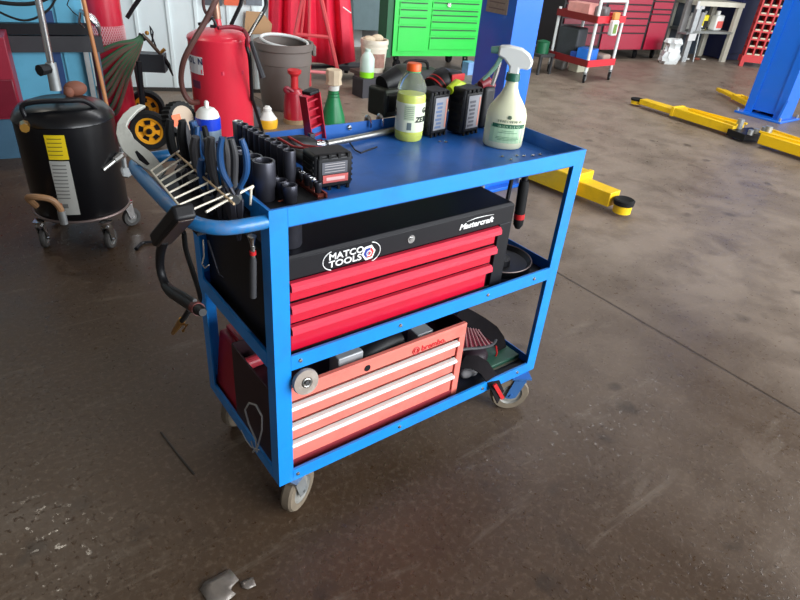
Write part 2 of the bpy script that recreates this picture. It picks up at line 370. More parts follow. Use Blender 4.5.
# ================================================================== UPPER CHEST
FX = Vector((1, 0, 0)); UZ = Vector((0, 0, 1))
c1 = thing('tool_chest', 'black metal tool chest with three red drawers on the cart middle shelf', 'tool chest', (.36, .17, .486))
y0 = .026; ya = .41
b = MB(); b.box(.022, .692, y0 + .012, ya, .487, .735); b.hexa([(.022, y0, .735), (.692, y0, .735), (.692, ya, .735), (.022, ya, .735), (.03, y0 + .006, .742), (.684, y0 + .006, .742), (.684, ya - .006, .742), (.03, ya - .006, .742)])
b.box(.022, .692, y0, y0 + .012, .688, .735); b.box(.648, .692, y0, y0 + .012, .487, .688); b.box(.022, .045, y0, y0 + .012, .487, .688); b.box(.045, .648, y0, y0 + .012, .487, .508)
obj('body', b, BLACKM, c1, W=True, bevel=.0015)
RED1 = mat('drawer_red', (196, 16, 48), .3, var=.1, scale=20, coat=.3); LIP = mat('drawer_red_lit', (214, 48, 72), .3, 0, var=.2, scale=25, coat=.4)  # lip is the drawer red made paler, with the light it catches painted in
for z1, z0, xr in ((.684, .640, .646), (.630, .585, .642), (.577, .513, .636)):
    d = obj('drawer', MB().box(.05, xr - .012, y0 - .004, y0 + .012, z0, z1 - .006), RED1, c1, W=True, bevel=.0012)
    P = [(.05, y0 + .004, z1), (.05, y0 - .007, z1), (.05, y0 - .013, z1 - .006), (.05, y0 - .014, z1 - .017), (.05, y0 - .010, z1 - .020), (.05, y0 - .003, z1 - .018)]
    obj('drawer_pull', MB().slab(P, (xr - .05, 0, 0)), LIP, d, W=True)
lk = ty(411, 239, y0)
obj('lock', MB().lathe([(0, .004), (.005, .004), (.0055, .002), (.010, .002), (.0105, 0)], n=20, M=Matrix.Translation((lk.x, y0, lk.z)) @ Matrix.Rotation(PI / 2, 4, 'X')), CHROME, c1, W=True)
WHT = mat('white_lettering', (238, 238, 236), .5, var=.02); LRED = mat('badge_red', (205, 50, 50), .5); LBLU = mat('badge_blue', (40, 60, 150), .5)
yl = y0 - .0008
MA = ty(459.5, 230.5, yl)
text('lettering', 'Mastercraft', .0205, WHT, c1, (MA.x - .002, yl, MA.z + .001), FX, UZ, shear=.25, bold=.0005, sx_=1.18)
obj('swoosh', MB().tube([(MA.x + .02, yl, MA.z + .0185), (MA.x + .05, yl, MA.z + .0225), (MA.x + .085, yl, MA.z + .022), (MA.x + .112, yl, MA.z + .020)], [.0003, .0011, .0009, .0003], 6), WHT, c1, W=True)
MO = ty(328.5, 268, yl)
text('lettering', 'MATCO', .0205, WHT, c1, (MO.x, yl, MO.z + .0175), FX, UZ, bold=.0004, sx_=1.2)
text('lettering', 'TOOLS', .0205, WHT, c1, (MO.x, yl, MO.z), FX, UZ, bold=.0004, sx_=1.26)
HH = ty(368.5, 252.5, yl); hx, hz = HH.x, HH.z
def arcp(cx, cz, rx_, rz_, a0, a1, n=14): return [(cx + rx_ * math.cos(a0 + (a1 - a0) * i / n), yl, cz + rz_ * math.sin(a0 + (a1 - a0) * i / n)) for i in range(n + 1)]
for q in (arcp(MO.x + .018, MO.z + .015, .032, .0235, PI * .62, PI * 1.38), arcp(hx, hz, .031, .0245, -PI * .42, PI * .42)):
    obj('badge_outline', MB().tube(q, .0011, 6), WHT, c1, W=True)
obj('badge', MB().slab([(hx + .018 * math.cos(PI / 3 * k + .1), yl, hz + .019 * math.sin(PI / 3 * k + .1)) for k in range(6)], (0, -.0006, 0)), WHT, c1, W=True)
obj('badge_centre', MB().slab([(hx + .0125 * math.cos(PI / 3 * k + .1) + .0008, yl - .0008, hz + .013 * math.sin(PI / 3 * k + .1)) for k in (-2, -1, 0, 1)], (0, -.0006, 0)), LRED, c1, W=True)
obj('badge_centre', MB().slab([(hx + .0125 * math.cos(PI / 3 * k + .1) - .0008, yl - .0008, hz + .013 * math.sin(PI / 3 * k + .1)) for k in (1, 2, 3, 4)], (0, -.0006, 0)), LBLU, c1, W=True)
obj('badge_ring', MB().torus((hx, yl - .0016, hz - .001), .0058, .0012, (0, 1, 0), 16, 6), WHT, c1, W=True)
# ================================================================== LOWER CHEST
c2 = thing('tool_chest', 'faded salmon red open-topped tool chest with white drawer pulls on the cart bottom shelf', 'tool chest', (.3, .16, .146))
PINK = mat('faded_red_paint', (228, 120, 106), .5, var=.1, scale=15, dirt=(150, 50, 50), dirt_amt=.35, bump=.03)
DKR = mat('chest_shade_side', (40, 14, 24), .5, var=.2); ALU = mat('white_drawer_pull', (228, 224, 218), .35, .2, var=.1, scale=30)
y1 = .03; yb = .258
b = MB()
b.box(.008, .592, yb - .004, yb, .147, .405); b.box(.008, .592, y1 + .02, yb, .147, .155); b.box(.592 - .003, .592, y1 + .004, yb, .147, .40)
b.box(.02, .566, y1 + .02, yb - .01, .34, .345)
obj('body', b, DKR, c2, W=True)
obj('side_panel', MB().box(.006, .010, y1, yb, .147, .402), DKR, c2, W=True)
b = MB(); b.box(.008, .592, y1, y1 + .006, .362, .397); b.box(.008, .592, y1, y1 + .012, .397, .402); b.box(.570, .592, y1, y1 + .008, .147, .362); b.box(.008, .016, y1, y1 + .006, .147, .362)
obj('front_frame', b, PINK, c2, W=True, bevel=.001)
obj('base_rail', MB().box(.016, .57, y1 + .001, y1 + .008, .147, .172), mat('maroon_rail', (160, 56, 66), .4, var=.15), c2, W=True)
h1 = ty(383, 363, y1)
obj('lock_hole', MB().lathe([(0, .001), (.009, .001), (.0095, 0)], n=18, M=Matrix.Translation((.262, y1, .377)) @ Matrix.Rotation(PI / 2, 4, 'X')), BLACKM, c2, W=True)
for zt_, zb_ in ((.354, .304), (.294, .245), (.237, .176)):
    d = obj('drawer', MB().box(.018, .560, y1 - .002, y1 + .012, zb_, zt_ - .004), PINK, c2, W=True, bevel=.001)
    P = [(.02, y1 + .002, zt_), (.02, y1 - .010, zt_ - .002), (.02, y1 - .013, zt_ - .008), (.02, y1 - .010, zt_ - .014), (.02, y1 - .004, zt_ - .016)]
    obj('drawer_pull', MB().slab(P, (.543, 0, 0)), ALU, d, W=True)
DRED = mat('sticker_red', (200, 30, 40), .5)
lg = ty(416, 350.5, y1)
obj('sticker_ring', MB().torus((lg.x, y1 - .0008, lg.z), .0105, .0014, (0, 1, 0), 24, 6).torus((lg.x, y1 - .0008, lg.z), .0055, .0014, (0, 1, 0), 20, 6), DRED, c2, W=True)
text('lettering', 'brembo.', .025, DRED, c2, (lg.x + .018, y1 - .0008, lg.z - .008), FX, UZ, bold=.0003, sx_=1.0)
# ================================================================== THINGS ON THE TOP TRAY
ZF = .8225
ORD = ['nearest', 'second from the near end', 'third from the near end', 'fourth from the near end', 'fifth from the near end', 'sixth from the near end', 'seventh from the near end', 'eighth from the near end', 'farthest but one', 'farthest']
so = tag(obj('socket_tray', MB().box(.010, .168, .012, .425, ZF, ZF + .005).box(.010, .014, .012, .425, ZF, ZF + .009).box(.010, .168, .012, .016, ZF, ZF + .009), BLACKP), 'black plastic socket tray lying along the left end of the blue cart top', 'socket tray')
for y in (.055, .10, .15):
    obj('marking', MB().box(.07, .085, y, y + .006, ZF + .005, ZF + .0056), mat('orange_mark', (190, 90, 60), .6), so)
rail = tag(obj('socket_rail', MB().box(.150, .166, .085, .26, ZF + .0052, ZF + .011).box(.166, .170, .08, .27, ZF + .001, ZF + .014), mat('bronze_red_rail', (160, 80, 66), .35, .6)), 'thin reddish metal socket rail holding small chrome sockets near the cart left corner', 'socket rail')
def socket(name, label, x, y, r, h, m, group, z=ZF + .0053, grow=1.0):
    g = MB().lathe([(0, 0), (r * .86, 0), (r * .9, h * .02), (r * .9, h * .28), (r * grow, h * .4), (r * grow, h * .97), (r * .96, h), (r * .78, h), (r * .74, h * .97), (r * .70, h * .55), (0, h * .55)], (x, y, z), n=20)
    o = obj(name, g, m); return tag(o, label, 'socket', group)
for i in range(10):
    socket('socket', 'tall black deep socket, ' + ORD[i] + ' in the long row', .128 + .001 * (i % 2), .165 + .0288 * i, .0135 if i < 9 else .0125, .079 - .001 * i, IMPACT if i != 9 else STEEL, 'tall deep sockets in the long row')
for i, (y, r, h) in enumerate(((.125, .0225, .08), (.173, .020, .074), (.214, .018, .07), (.252, .0165, .066), (.287, .0155, .062), (.32, .014, .06))):
    socket('socket', ['large black impact socket with a flared mouth, biggest on the tray', 'large black socket directly behind the biggest one', 'third black socket behind the biggest one', 'fourth black socket in the row behind the biggest one', 'fifth black socket in the row behind the biggest one', 'last and smallest black socket in the row behind the biggest one'][i], .052 - .001 * i, y, r, h, IMPACT, 'flared sockets in the left row')
for i, (x, y, r, h) in enumerate(((.090, .092, .0155, .036), (.088, .128, .014, .034), (.086, .160, .012, .032))):
    socket('socket', ['short black socket at the near corner beside the biggest socket', 'short black socket just behind the nearest short one', 'farthest of the three short black sockets'][i], x, y, r, h, IMPACT, 'short black sockets')
for i in range(7):
    socket('socket', 'small chrome socket on the reddish rail, ' + ORD[i], .158, .098 + .022 * i, .0078, .022 + .001 * (i % 3), CHROME if i % 2 else IMPACT, 'small sockets on the rail', z=ZF + .0112)
# spray can, toothed disc at the far left corner
P = Vector((.048, .398, ZF + .0055))
can = thing('spray_can', 'blue and silver spray can with white dome at the far left tray corner', 'spray can', P)
hc = zat(P, 116) - P.z
obj('body', MB().lathe([(0, 0), (.026, 0), (.0275, .003), (.0275, hc * .72)], n=28), mat('can_silver', (150, 170, 190), .3, .5), can)
obj('band', MB().lathe([(.0276, hc * .72), (.0276, hc * .97), (.025, hc * 1.0)], n=28), mat('can_blue', (25, 60, 190), .3), can)
obj('dome', MB().lathe([(.0265, hc * .97), (.024, hc * 1.08), (.017, hc * 1.17), (.0105, hc * 1.2), (0, hc * 1.2)], n=28), WHITEP, can)
obj('nozzle', MB().lathe([(0, hc * 1.19), (.0055, hc * 1.19), (.005, hc * 1.32), (.003, hc * 1.35), (0, hc * 1.35)], n=12), WHITEP, can)
P = Vector((-.010, .412, .8305))
dk = thing('abrasive_wheel', 'dark toothed abrasive wheel with tan face and orange label beside the spray can', 'abrasive wheel', P)
obj('holder', MB().cyl((0, 0, 0), (0, 0, .05), .012), BLACKP, dk)
Mq = Matrix.Translation((0, 0, .088)) @ Matrix.Rotation(.35, 4, 'Z') @ Matrix.Rotation(PI * .42, 4, 'X')
prof = [(.035 + (.003 if k % 2 else 0), 2 * PI * k / 48) for k in range(48)]
obj('tread', MB().prism([(r * math.cos(a), r * math.sin(a)) for r, a in prof], .026, Mq @ Matrix.Translation((0, 0, -.013))), BLACKR, dk)
obj('face', MB().lathe([(0, .0131), (.026, .0131), (.028, .013)], M=Mq), mat('tan_face', (178, 158, 138), .7), dk)
obj('label_patch', MB().box(-.028, -.006, -.012, .012, .0133, .0142, Mq), ORANGE, dk)
# red and black cordless tool lying along the tray, battery to the front
td = thing('cordless_impact_wrench', 'red and black cordless impact wrench lying on the tray with its battery facing the front', 'power tool', (.212, .126, ZF), -.06)
LAB = mat('grey_label', (150, 150, 152), .5, var=.1); PALER = mat('pale_red_label', (205, 100, 95), .5)
def battery(parent, wx, d, h, lab_top, lab_bot, zoff=0.0):
    b = obj('battery', MB().box(-wx / 2, wx / 2, 0, d, zoff + .002, zoff + h), BLACKP, parent, bevel=.008, seg=3)
    for i in range(5):
        z = zoff + h * (.14 + .16 * i)
        for s in (-1, 1): obj('rib', MB().box(s * (wx / 2 - .0005) - .0018, s * (wx / 2 - .0005) + .0018, .004, d * .8, z, z + h * .06), BLACKR, b)
    obj('face_plate', MB().box(-wx * .43, wx * .43, -.004, .004, zoff + h * .08, zoff + h * .93), BLACKP, b, bevel=.004)
    for sx_ in (-.36, -.12, .12, .36):
        for z in (.05, .95): obj('vent', MB().box(wx * sx_ - .003, wx * sx_ + .003, -.0046, .001, zoff + h * z - .005, zoff + h * z + .004), BLACKR, b)
    return b
b = battery(td, .092, .062, .077, None, None)
obj('label_patch', MB().box(-.030, .030, -.0052, -.003, .036, .062), mat('slate_label', (86, 86, 92), .5), b)
obj('label_patch', MB().box(-.028, .032, -.0054, -.003, .017, .034), PALER, b)
for z in (.040, .046, .052, .057): obj('print_line', MB().box(-.024, .024, -.0057, -.005, z, z + .0016), mat('print_grey', (165, 160, 160), .6), b)
obj('print_line', MB().box(-.020, .024, -.006, -.005, .022, .029), mat('print_pink', (232, 190, 186), .6), b)
g = MB().tube([(-.01, .055, .042), (-.014, .10, .036), (-.02, .15, .034), (-.026, .20, .034)], [.036, .022, .019, .022], 14, flat=.85)
obj('grip', g, BLACKP, td)
obj('red_band', MB().tube([(-.008, .064, .044), (-.011, .070, .045)], [.0375, .0345], 16, flat=.85), RED2, td)
for s_ in (-.012, .014): obj('red_line', MB().tube([(-.010 + s_, .072, .068), (-.018 + s_, .14, .053), (-.028 + s_, .20, .056)], .0028, 6), RED2, td)
obj('motor_housing', MB().tube([(-.075, .205, .03), (-.06, .205, .03), (.02, .205, .03), (.045, .205, .03), (.058, .205, .03)], [.018, .026, .026, .018, .012], 18), BLACKP, td)
obj('anvil', MB().cyl((.056, .205, .03), (.07, .205, .03), .007), CHROME, td)
# long chrome breaker bar
A = Vector((.290, .362, ZF + .012)); B = Vector((.66, .418, ZF + .0105)); d = (B - A).normalized()
bar = thing('torque_wrench', 'long silver torque wrench lying along the back of the blue tray', 'wrench', (A.x, A.y, ZF))
obj('handle_tube', MB().tube([A + d * .03, A + d * .2, B - d * .1, B], [.0085, .0085, .0095, .0095], 16), STEEL, bar, W=True)
obj('head', MB().box(-.012, .04, -.013, .013, -.011, .012, Matrix.Translation(A) @ Matrix.Rotation(math.atan2(d.y, d.x), 4, 'Z')), CHROME, bar, W=True, bevel=.005)
obj('collar', MB().cyl(A + d * .043, A + d * .048, .0105), BLACKM, bar, W=True)
obj('drive_square', MB().box(-.007, .007, -.007, .007, .01, .034, Matrix.Translation(A)), IMPACT, bar, W=True, bevel=.001)
# spring clips on the back rim
for i, (u, v) in enumerate(((368, 121), (380, 120))):
    q = ty(u, v, D_ - .004); cx = q.x
    c = MB(); c.tube([(cx, D_ - .013, ZF + .022), (cx, D_ - .013, .858), (cx, D_ - .009, .864), (cx, D_ + .000, .865), (cx, D_ + .004, .860), (cx, D_ + .004, .850)], .0095, 8, flat=.35)
    tag(obj('spring_clip', c, CHROME), ['chrome spring clip hooked over the back rim, left one of the pair', 'chrome spring clip hooked over the back rim, right one beside the sports drink'][i], 'clip', 'clips on the back rim')
tag(obj('rim_screw', MB().lathe([(0, .006), (.006, .005), (.008, 0)], n=12, M=Matrix.Translation((ty(349, 128, D_ - .008).x, D_ - .0075, .848)) @ Matrix.Rotation(PI / 2, 4, 'X')), CHROME), 'small shiny round-headed screw on the inside of the blue back rim', 'screw')
hk = [fl(350, 143, ZF + .004), fl(355, 150, ZF + .004), fl(361, 153, ZF + .004), fl(366, 151, ZF + .004), fl(377, 147, ZF + .004)]
tag(obj('hex_key', MB().tube(hk, .0022, 6), BLACKM), 'small bent black hex key lying alone on the blue tray', 'hex key')
# red steel channel piece standing at the back rim
q = fl(318, 139, ZF + .02)
ch = thing('steel_channel_bracket', 'red stepped steel channel standing by the torque wrench head at the back rim', 'bracket', (q.x + .004, .405, ZF))
Mc = Matrix.Translation((.012, .018, 0)) @ Matrix.Rotation(-.16, 4, 'Y') @ Matrix.Rotation(.28, 4, 'Z')
Hc = .125; CHR = mat('dark_red_enamel', (168, 22, 44), .35, var=.1, coat=.3)
obj('web', MB().box(-.022, .022, .010, .013, .004, Hc, Mc), CHR, ch)
for s in (-1, 1): obj('flange', MB().box(s * .0235 - .0015, s * .0235 + .0015, -.012, .013, .004, Hc, Mc), CHR, ch)
for k in range(5): obj('step', MB().box(-.022, .022, -.004, .010, .018 + .022 * k, .022 + .022 * k, Mc), CHR, ch)
obj('cap', MB().box(-.012, .020, -.014, .016, Hc, Hc + .009, Mc), BLACKM, ch, bevel=.002)
# sports drink
P = fl(408, 138.5, ZF); bo = thing('drink_bottle', 'yellow sports drink bottle with an orange cap on the cart tray', 'bottle', P)
H = zat(P, 63) - ZF
def glass_mat(name, rgb, rough=.05, ior=1.35, alpha_mix=.0):
    m = bpy.data.materials.new(name); m.use_nodes = True; b_ = m.node_tree.nodes['Principled BSDF']
    b_.inputs['Base Color'].default_value = lin(rgb); b_.inputs['Roughness'].default_value = rough; b_.inputs['Transmission Weight'].default_value = .88; b_.inputs['IOR'].default_value = ior
    return m
R0 = .0385
pf = [(0, .012), (.02, .003), (.033, 0), (.0375, .006), (R0, .02), (R0 * .985, .03), (R0, .04), (R0, H * .57), (R0 * .99, H * .60), (R0 * .93, H * .625), (R0 * .99, H * .65), (R0 * .96, H * .72), (R0 * .78, H * .80), (R0 * .52, H * .87), (R0 * .42, H * .90), (R0 * .42, H * .93)]
obj('bottle_shell', MB().lathe(pf, n=36), glass_mat('clear_bottle_plastic', (240, 250, 235), .04, 1.15), bo)
lq = [(0, .013)] + [(r * .965, z + .001) for r, z in pf[1:8]] + [(R0 * .93, H * .60), (R0 * .90, H * .62), (0, H * .62)]
obj('drink', MB().lathe(lq, n=36), mat('yellow_drink', (226, 228, 60), .25, var=.03), bo)
obj('label_band', MB().lathe([(R0 + .0004, H * .14), (R0 + .0006, H * .15), (R0 + .0006, H * .51), (R0 + .0004, H * .52)], n=36), mat('pale_label', (222, 228, 200), .5, var=.04), bo)
obj('cap', MB().lathe([(R0 * .47, H * .905), (R0 * .49, H * .91), (R0 * .49, H * .985), (R0 * .44, H), (0, H)], n=36), ORANGE, bo)
obj('neck_ring', MB().lathe([(R0 * .42, H * .895), (R0 * .5, H * .895), (R0 * .5, H * .903), (R0 * .42, H * .903)], n=30), mat('green_ring', (80, 190, 120), .4), bo)
BLK = mat('black_print', (22, 30, 24), .6); GP = mat('grey_print', (120, 130, 120), .6)
def onc(parent, name, a, z, w_, h, m, r, th=.0006):
    """a small curved patch on a round bottle: a is the bearing, w_ the arc length"""
    mb = MB(); n = 5; da = w_ / r; vs = []
    for i in range(n + 1):
        aa = a - da / 2 + da * i / n
        vs.append([(math.cos(aa) * (r + k), math.sin(aa) * (r + k), z + zz) for k in (0, th) for zz in (0, h)])
    for A_, B_ in zip(vs, vs[1:]): mb.hexa([A_[0], B_[0], B_[2], A_[2], A_[1], B_[1], B_[3], A_[3]])
    return obj(name, mb, m, parent)
ca = math.atan2(CAM.y - P.y, CAM.x - P.x)
onc(bo, 'nutrition_panel', ca - .05, H * .30, .028, H * .2, mat('panel_pale', (190, 205, 170), .5), R0 + .0006)
for k in range(7): onc(bo, 'print_line', ca - .05, H * (.32 + .025 * k), .024, .0014, GP, R0 + .0013)
onc(bo, 'barcode', ca + .0, H * .17, .012, H * .1, mat('barcode_grey', (95, 110, 110), .6), R0 + .0006)
def ctext(parent, s, a, z, size, m, r, sx_=1.0, step=.62, lean=0.0, bold=0.0):
    for i, c in enumerate(s):
        aa = a + (i - (len(s) - 1) / 2) * size * step * sx_ / r
        if c == ' ': continue
        O = parent_loc(parent) + Vector((math.cos(aa) * r, math.sin(aa) * r, z)); X = Vector((-math.sin(aa), math.cos(aa), 0))
        text('lettering', c, size, m, parent, O - X * size * .3 * sx_, X, UZ, ext=.0003, sx_=sx_, shear=lean, bold=bold)
def parent_loc(p): return wm(p).to_translation()
ctext(bo, 'ZERO', ca + 1.0, H * .28, .019, BLK, R0 + .0012, .95, .68, .2, .001)
ctext(bo, 'G', ca + 1.05, H * .40, .018, BLK, R0 + .0012, 1, .68, 0, .001)
ctext(bo, 'G', ca - 1.35, H * .33, .026, BLK, R0 + .0012, 1, .68, 0, .001)
# trigger spray bottle
P = fl(501.5, 145.5, ZF); sp = thing('spray_bottle', 'cream trigger spray bottle with a white and green head on the right of the tray', 'spray bottle', P, 0)
HB = zat(P, 75.5) - ZF
CREAM = mat('cream_bottle_plastic', (222, 222, 188), .4, var=.04, scale=9)
R0 = .054; sy = .74
Mr = Matrix.Rotation(math.atan2(CAM.y - P.y, CAM.x - P.x) + PI / 2, 4, 'Z')
pf = [(0, .004), (.03, .001), (.049, .001), (.053, .006), (R0, .02), (R0, HB * .42), (R0 * .985, HB * .48), (R0 * .90, HB * .56), (R0 * .68, HB * .66), (R0 * .46, HB * .75), (R0 * .33, HB * .84), (R0 * .28, HB * .93), (R0 * .28, HB * 1.0)]
obj('bottle_body', MB().lathe(pf, n=40, M=Mr, sy=sy), CREAM, sp)
obj('collar', MB().lathe([(.0165, HB * .93), (.019, HB * .935), (.018, HB * 1.03), (.015, HB * 1.04)], n=24), mat('dark_green_plastic', (30, 92, 72), .4), sp)
Xs = Mr.to_3x3() @ Vector((1, 0, 0)); Ys = Mr.to_3x3() @ Vector((0, 1, 0))
def sp_pt(x, z, y=0): return Vector(P) + Xs * x + Ys * y + UZ * (z)
hd = [(.014, HB), (.013, HB + .02), (.034, HB + .018), (.043, HB + .026), (.044, HB + .040), (.033, HB + .056), (.012, HB + .068), (-.02, HB + .072), (-.046, HB + .069), (-.048, HB + .045), (-.030, HB + .038), (-.014, HB + .022), (-.014, HB)]
obj('trigger_head', MB().slab([sp_pt(x, z, -.0125) for x, z in hd], Ys * .025), WHITEP, sp, W=True, bevel=.005)
obj('nozzle', MB().cyl(sp_pt(-.045, HB + .058), sp_pt(-.066, HB + .056), .010, .008), mat('grey_green_plastic', (90, 130, 115), .45), sp, W=True)
tg = [(-.030, HB + .045), (-.044, HB + .043), (-.052, HB + .022), (-.066, HB + .000), (-.080, HB - .018), (-.074, HB - .022), (-.058, HB - .006), (-.044, HB + .014), (-.034, HB + .034)]
obj('trigger', MB().slab([sp_pt(x, z, -.007) for x, z in tg], Ys * .014), mat('pale_green_plastic', (120, 160, 140), .45), sp, W=True, bevel=.0025)
obj('feed_tube', MB().tube([sp_pt(-.040, HB + .03), sp_pt(-.044, HB + .0), sp_pt(-.050, HB - .03)], .006, 10), CHROME, sp, W=True)
# green label on the front
fa = []
def ebox(name, cx, w_, z0, z1, m, off=.0006):
    mb = MB(); n = 8; vs = []
    for i in range(n + 1):
        x = cx - w_ / 2 + w_ * i / n; y = -sy * math.sqrt(max(0, R0 * R0 - x * x))
        vs.append([sp_pt(x * (1 + k / R0), z, y * (1 + k / R0 / sy)) for k in (0, off) for z in (z0, z1)])
    for A_, B_ in zip(vs, vs[1:]): mb.hexa([A_[0], B_[0], B_[2], A_[2], A_[1], B_[1], B_[3], A_[3]])
    return obj(name, mb, m, sp, W=True)
LG = mat('pale_green_label', (176, 208, 170), .5, var=.04)
ebox('label_band', .006, .085, HB * .10, HB * .345, LG)
ebox('green_stripe', .009, .082, HB * .315, HB * .37, mat('dark_green_stripe', (32, 92, 66), .5), .001)
for k, (wd_, zz) in enumerate(((.03, .27), (.05, .245), (.056, .18), (.06, .16), (.05, .14))): ebox('print_line', .010, wd_, HB * zz, HB * zz + .0016, mat('green_print', (110, 150, 120), .6), .0011)
def stext(s, x0, z, size, m, sx_=1.0, st=.72):
    for i, c in enumerate(s):
        x = x0 + (i - (len(s) - 1) / 2) * size * st * sx_
        if abs(x) > R0 * .93: continue
        y = -sy * math.sqrt(R0 * R0 - x * x); tn = Vector((1, -sy * sy * x / y if abs(y) > 1e-6 else 0, 0)).normalized()
        X = Xs * tn.x + Ys * tn.y
        if c != ' ': text('lettering', c, size, m, sp, sp_pt(x * 1.024, z, y * 1.03) - X * size * .3, X, UZ, ext=.0003, sx_=sx_)
DG = mat('dark_green_print', (50, 90, 70), .6)
stext('SENTIVENIO', .010, HB * .395, .0085, DG); stext('ORGEN BLEND', .010, HB * .325, .0072, LG)
e = sp_pt(.010, HB * .47, -sy * R0 * 1.01)
obj('emblem', MB().torus(e, .0042, .001, Ys, 16, 6), DG, sp, W=True); obj('emblem', MB().torus(e, .0018, .0009, Ys, 12, 6), DG, sp, W=True)
# two battery-up power tools behind the drink
def big_tool(name, label, loc, rz, wx, d, h, body_m, band_m, lab_cols, body_pts, rr):
    t_ = thing(name, label, 'power tool', loc, rz)
    b_ = battery(t_, wx, d, h, None, None)
    obj('label_patch', MB().box(-wx * .33, wx * .33, -.0055, -.003, h * .16, h * .86), lab_cols[0], b_)
    for k in range(7):
        obj('print_line', MB().box(-wx * .26 + (k % 2) * .004, wx * .05, -.0062, -.005, h * (.2 + .085 * k), h * (.2 + .085 * k) + .006), lab_cols[1], b_)
    obj('label_stripe', MB().box(wx * .24, wx * .31, -.0062, -.005, h * .2, h * .82), lab_cols[2], b_)
    obj('grip', MB().tube([(0, d * .8, h * .55), (0, d + .03, h * .6), (0, d + .06, h * .62)], [.03, .022, .024], 12), BLACKP, t_)
    obj('motor_housing', MB().tube(body_pts, rr, 18), body_m, t_)
    if band_m:
        p0, p1 = Vector(body_pts[1]), Vector(body_pts[2]); r1 = rr[1] + .0015
        obj('trim_band', MB().tube([p0.lerp(p1, .15), p0.lerp(p1, .3)], r1, 18), band_m, t_)
        obj('trim_band', MB().tube([p0.lerp(p1, .65), p0.lerp(p1, .78)], r1, 18), band_m, t_)
    obj('end_cap', MB().tube([Vector(body_pts[-1]), Vector(body_pts[-1]) + (Vector(body_pts[-1]) - Vector(body_pts[-2])).normalized() * .012], [rr[-1], rr[-1] * .7], 16), BLACKM, t_)
    return t_
PALEL = mat('silver_label', (150, 150, 156), .45, var=.15); PRB = mat('blue_print', (96, 116, 150), .5); ORS = mat('salmon_stripe', (214, 140, 120), .5)
OLIVE = mat('dark_olive_plastic', (44, 48, 40), .5, var=.2); LIME = mat('lime_plastic', (190, 214, 30), .45)
hb = zat((.69, .345), 90) - ZF
t1 = big_tool('cordless_tool', 'black cordless tool with battery upright just right of the yellow drink bottle', (.679, .342, ZF), .12, .074, .06, hb, OLIVE, None, (PALEL, PRB, ORS), [(-.03, .150, hb * .95), (-.01, .150, hb * 1.0), (.02, .148, hb * .98), (.04, .146, hb * .94)], [.036, .042, .040, .028])
obj('gear_case', MB().box(-.105, -.030, .110, .185, .034, hb * .9), OLIVE, t1, bevel=.009, seg=3)
obj('gear_case_cover', MB().box(-.098, -.05, .104, .112, .05, hb * .8), BLACKP, t1, bevel=.005)
obj('gear_case_top', MB().tube([(-.085, .148, hb * .92), (-.03, .148, hb * 1.02)], [.026, .034], 16), BLACKP, t1)
for k_ in (-.09, -.075, -.06): obj('lime_stripe', MB().box(k_, k_ + .006, .108, .112, .05, hb * .55), mat('olive_green_trim', (92, 104, 40), .5), t1)
hb = zat((.80, .32), 88) - ZF
t2 = big_tool('cordless_tool', 'black cordless tool with upright battery, middle one behind the spray bottle', (.781, .320, ZF), .12, .078, .058, hb, BLACKP, RED2, (PALEL, mat('dim_print', (96, 96, 104), .6), ORS), [(-.05, .13, hb * .78), (-.03, .13, hb * .78), (-.005, .13, hb * .9), (.02, .13, hb * 1.0)], [.030, .036, .038, .034])
obj('lime_shoulder', MB().tube([(-.045, .055, hb * .9), (-.01, .06, hb * .99), (.02, .06, hb * .93)], [.012, .016, .012], 10), LIME, t2)
obj('red_front', MB().box(.0, .055, .095, .165, hb * .72, hb * 1.18), BLACKP, t2, bevel=.008)
obj('red_trim', MB().box(.003, .058, .091, .096, hb * .98, hb * 1.14), RED2, t2, bevel=.002)
t3 = thing('cordless_tool', 'black and dark red cordless tool mostly hidden behind the spray bottle', 'power tool', (.868, .34, ZF), 0)
obj('body', MB().box(-.026, .022, -.0, .06, .002, .125), BLACKP, t3, bevel=.014, seg=3); obj('top_cover', MB().tube([(-.03, .02, .125), (-.01, .02, .134), (.02, .02, .118)], [.012, .018, .012], 12), mat('dark_red_plastic', (120, 34, 44), .45), t3)
# small crumbs of metal along the front rim
rd = random.Random(4)
for i, (u, v) in enumerate(((446, 142.5), (440, 142), (502, 157), (511, 160), (517, 156), (524, 156.5), (533, 156), (540, 155))):
    q = fl(u, v, ZF); s = .0035 + .0015 * rd.random()
    tag(obj('metal_chip', MB().ball((q.x, min(max(q.y, .016), .42), ZF + s * .5), s, (1.4, 1, .5), 8), CHROME if i != 4 else STEEL), ['silver chip on the tray in front of the right battery pack pair', 'silver chip on the tray below the first upright battery', 'bright chip on the tray just left of the front rim bolts', 'bright chip lying by the foot of the spray bottle', 'pale chip on the tray right of the spray bottle foot', 'silver chip against the front rim, third from the corner', 'silver chip against the front rim, second from the corner', 'silver chip against the front rim nearest the right corner'][i], 'metal chip', 'metal chips on the tray')
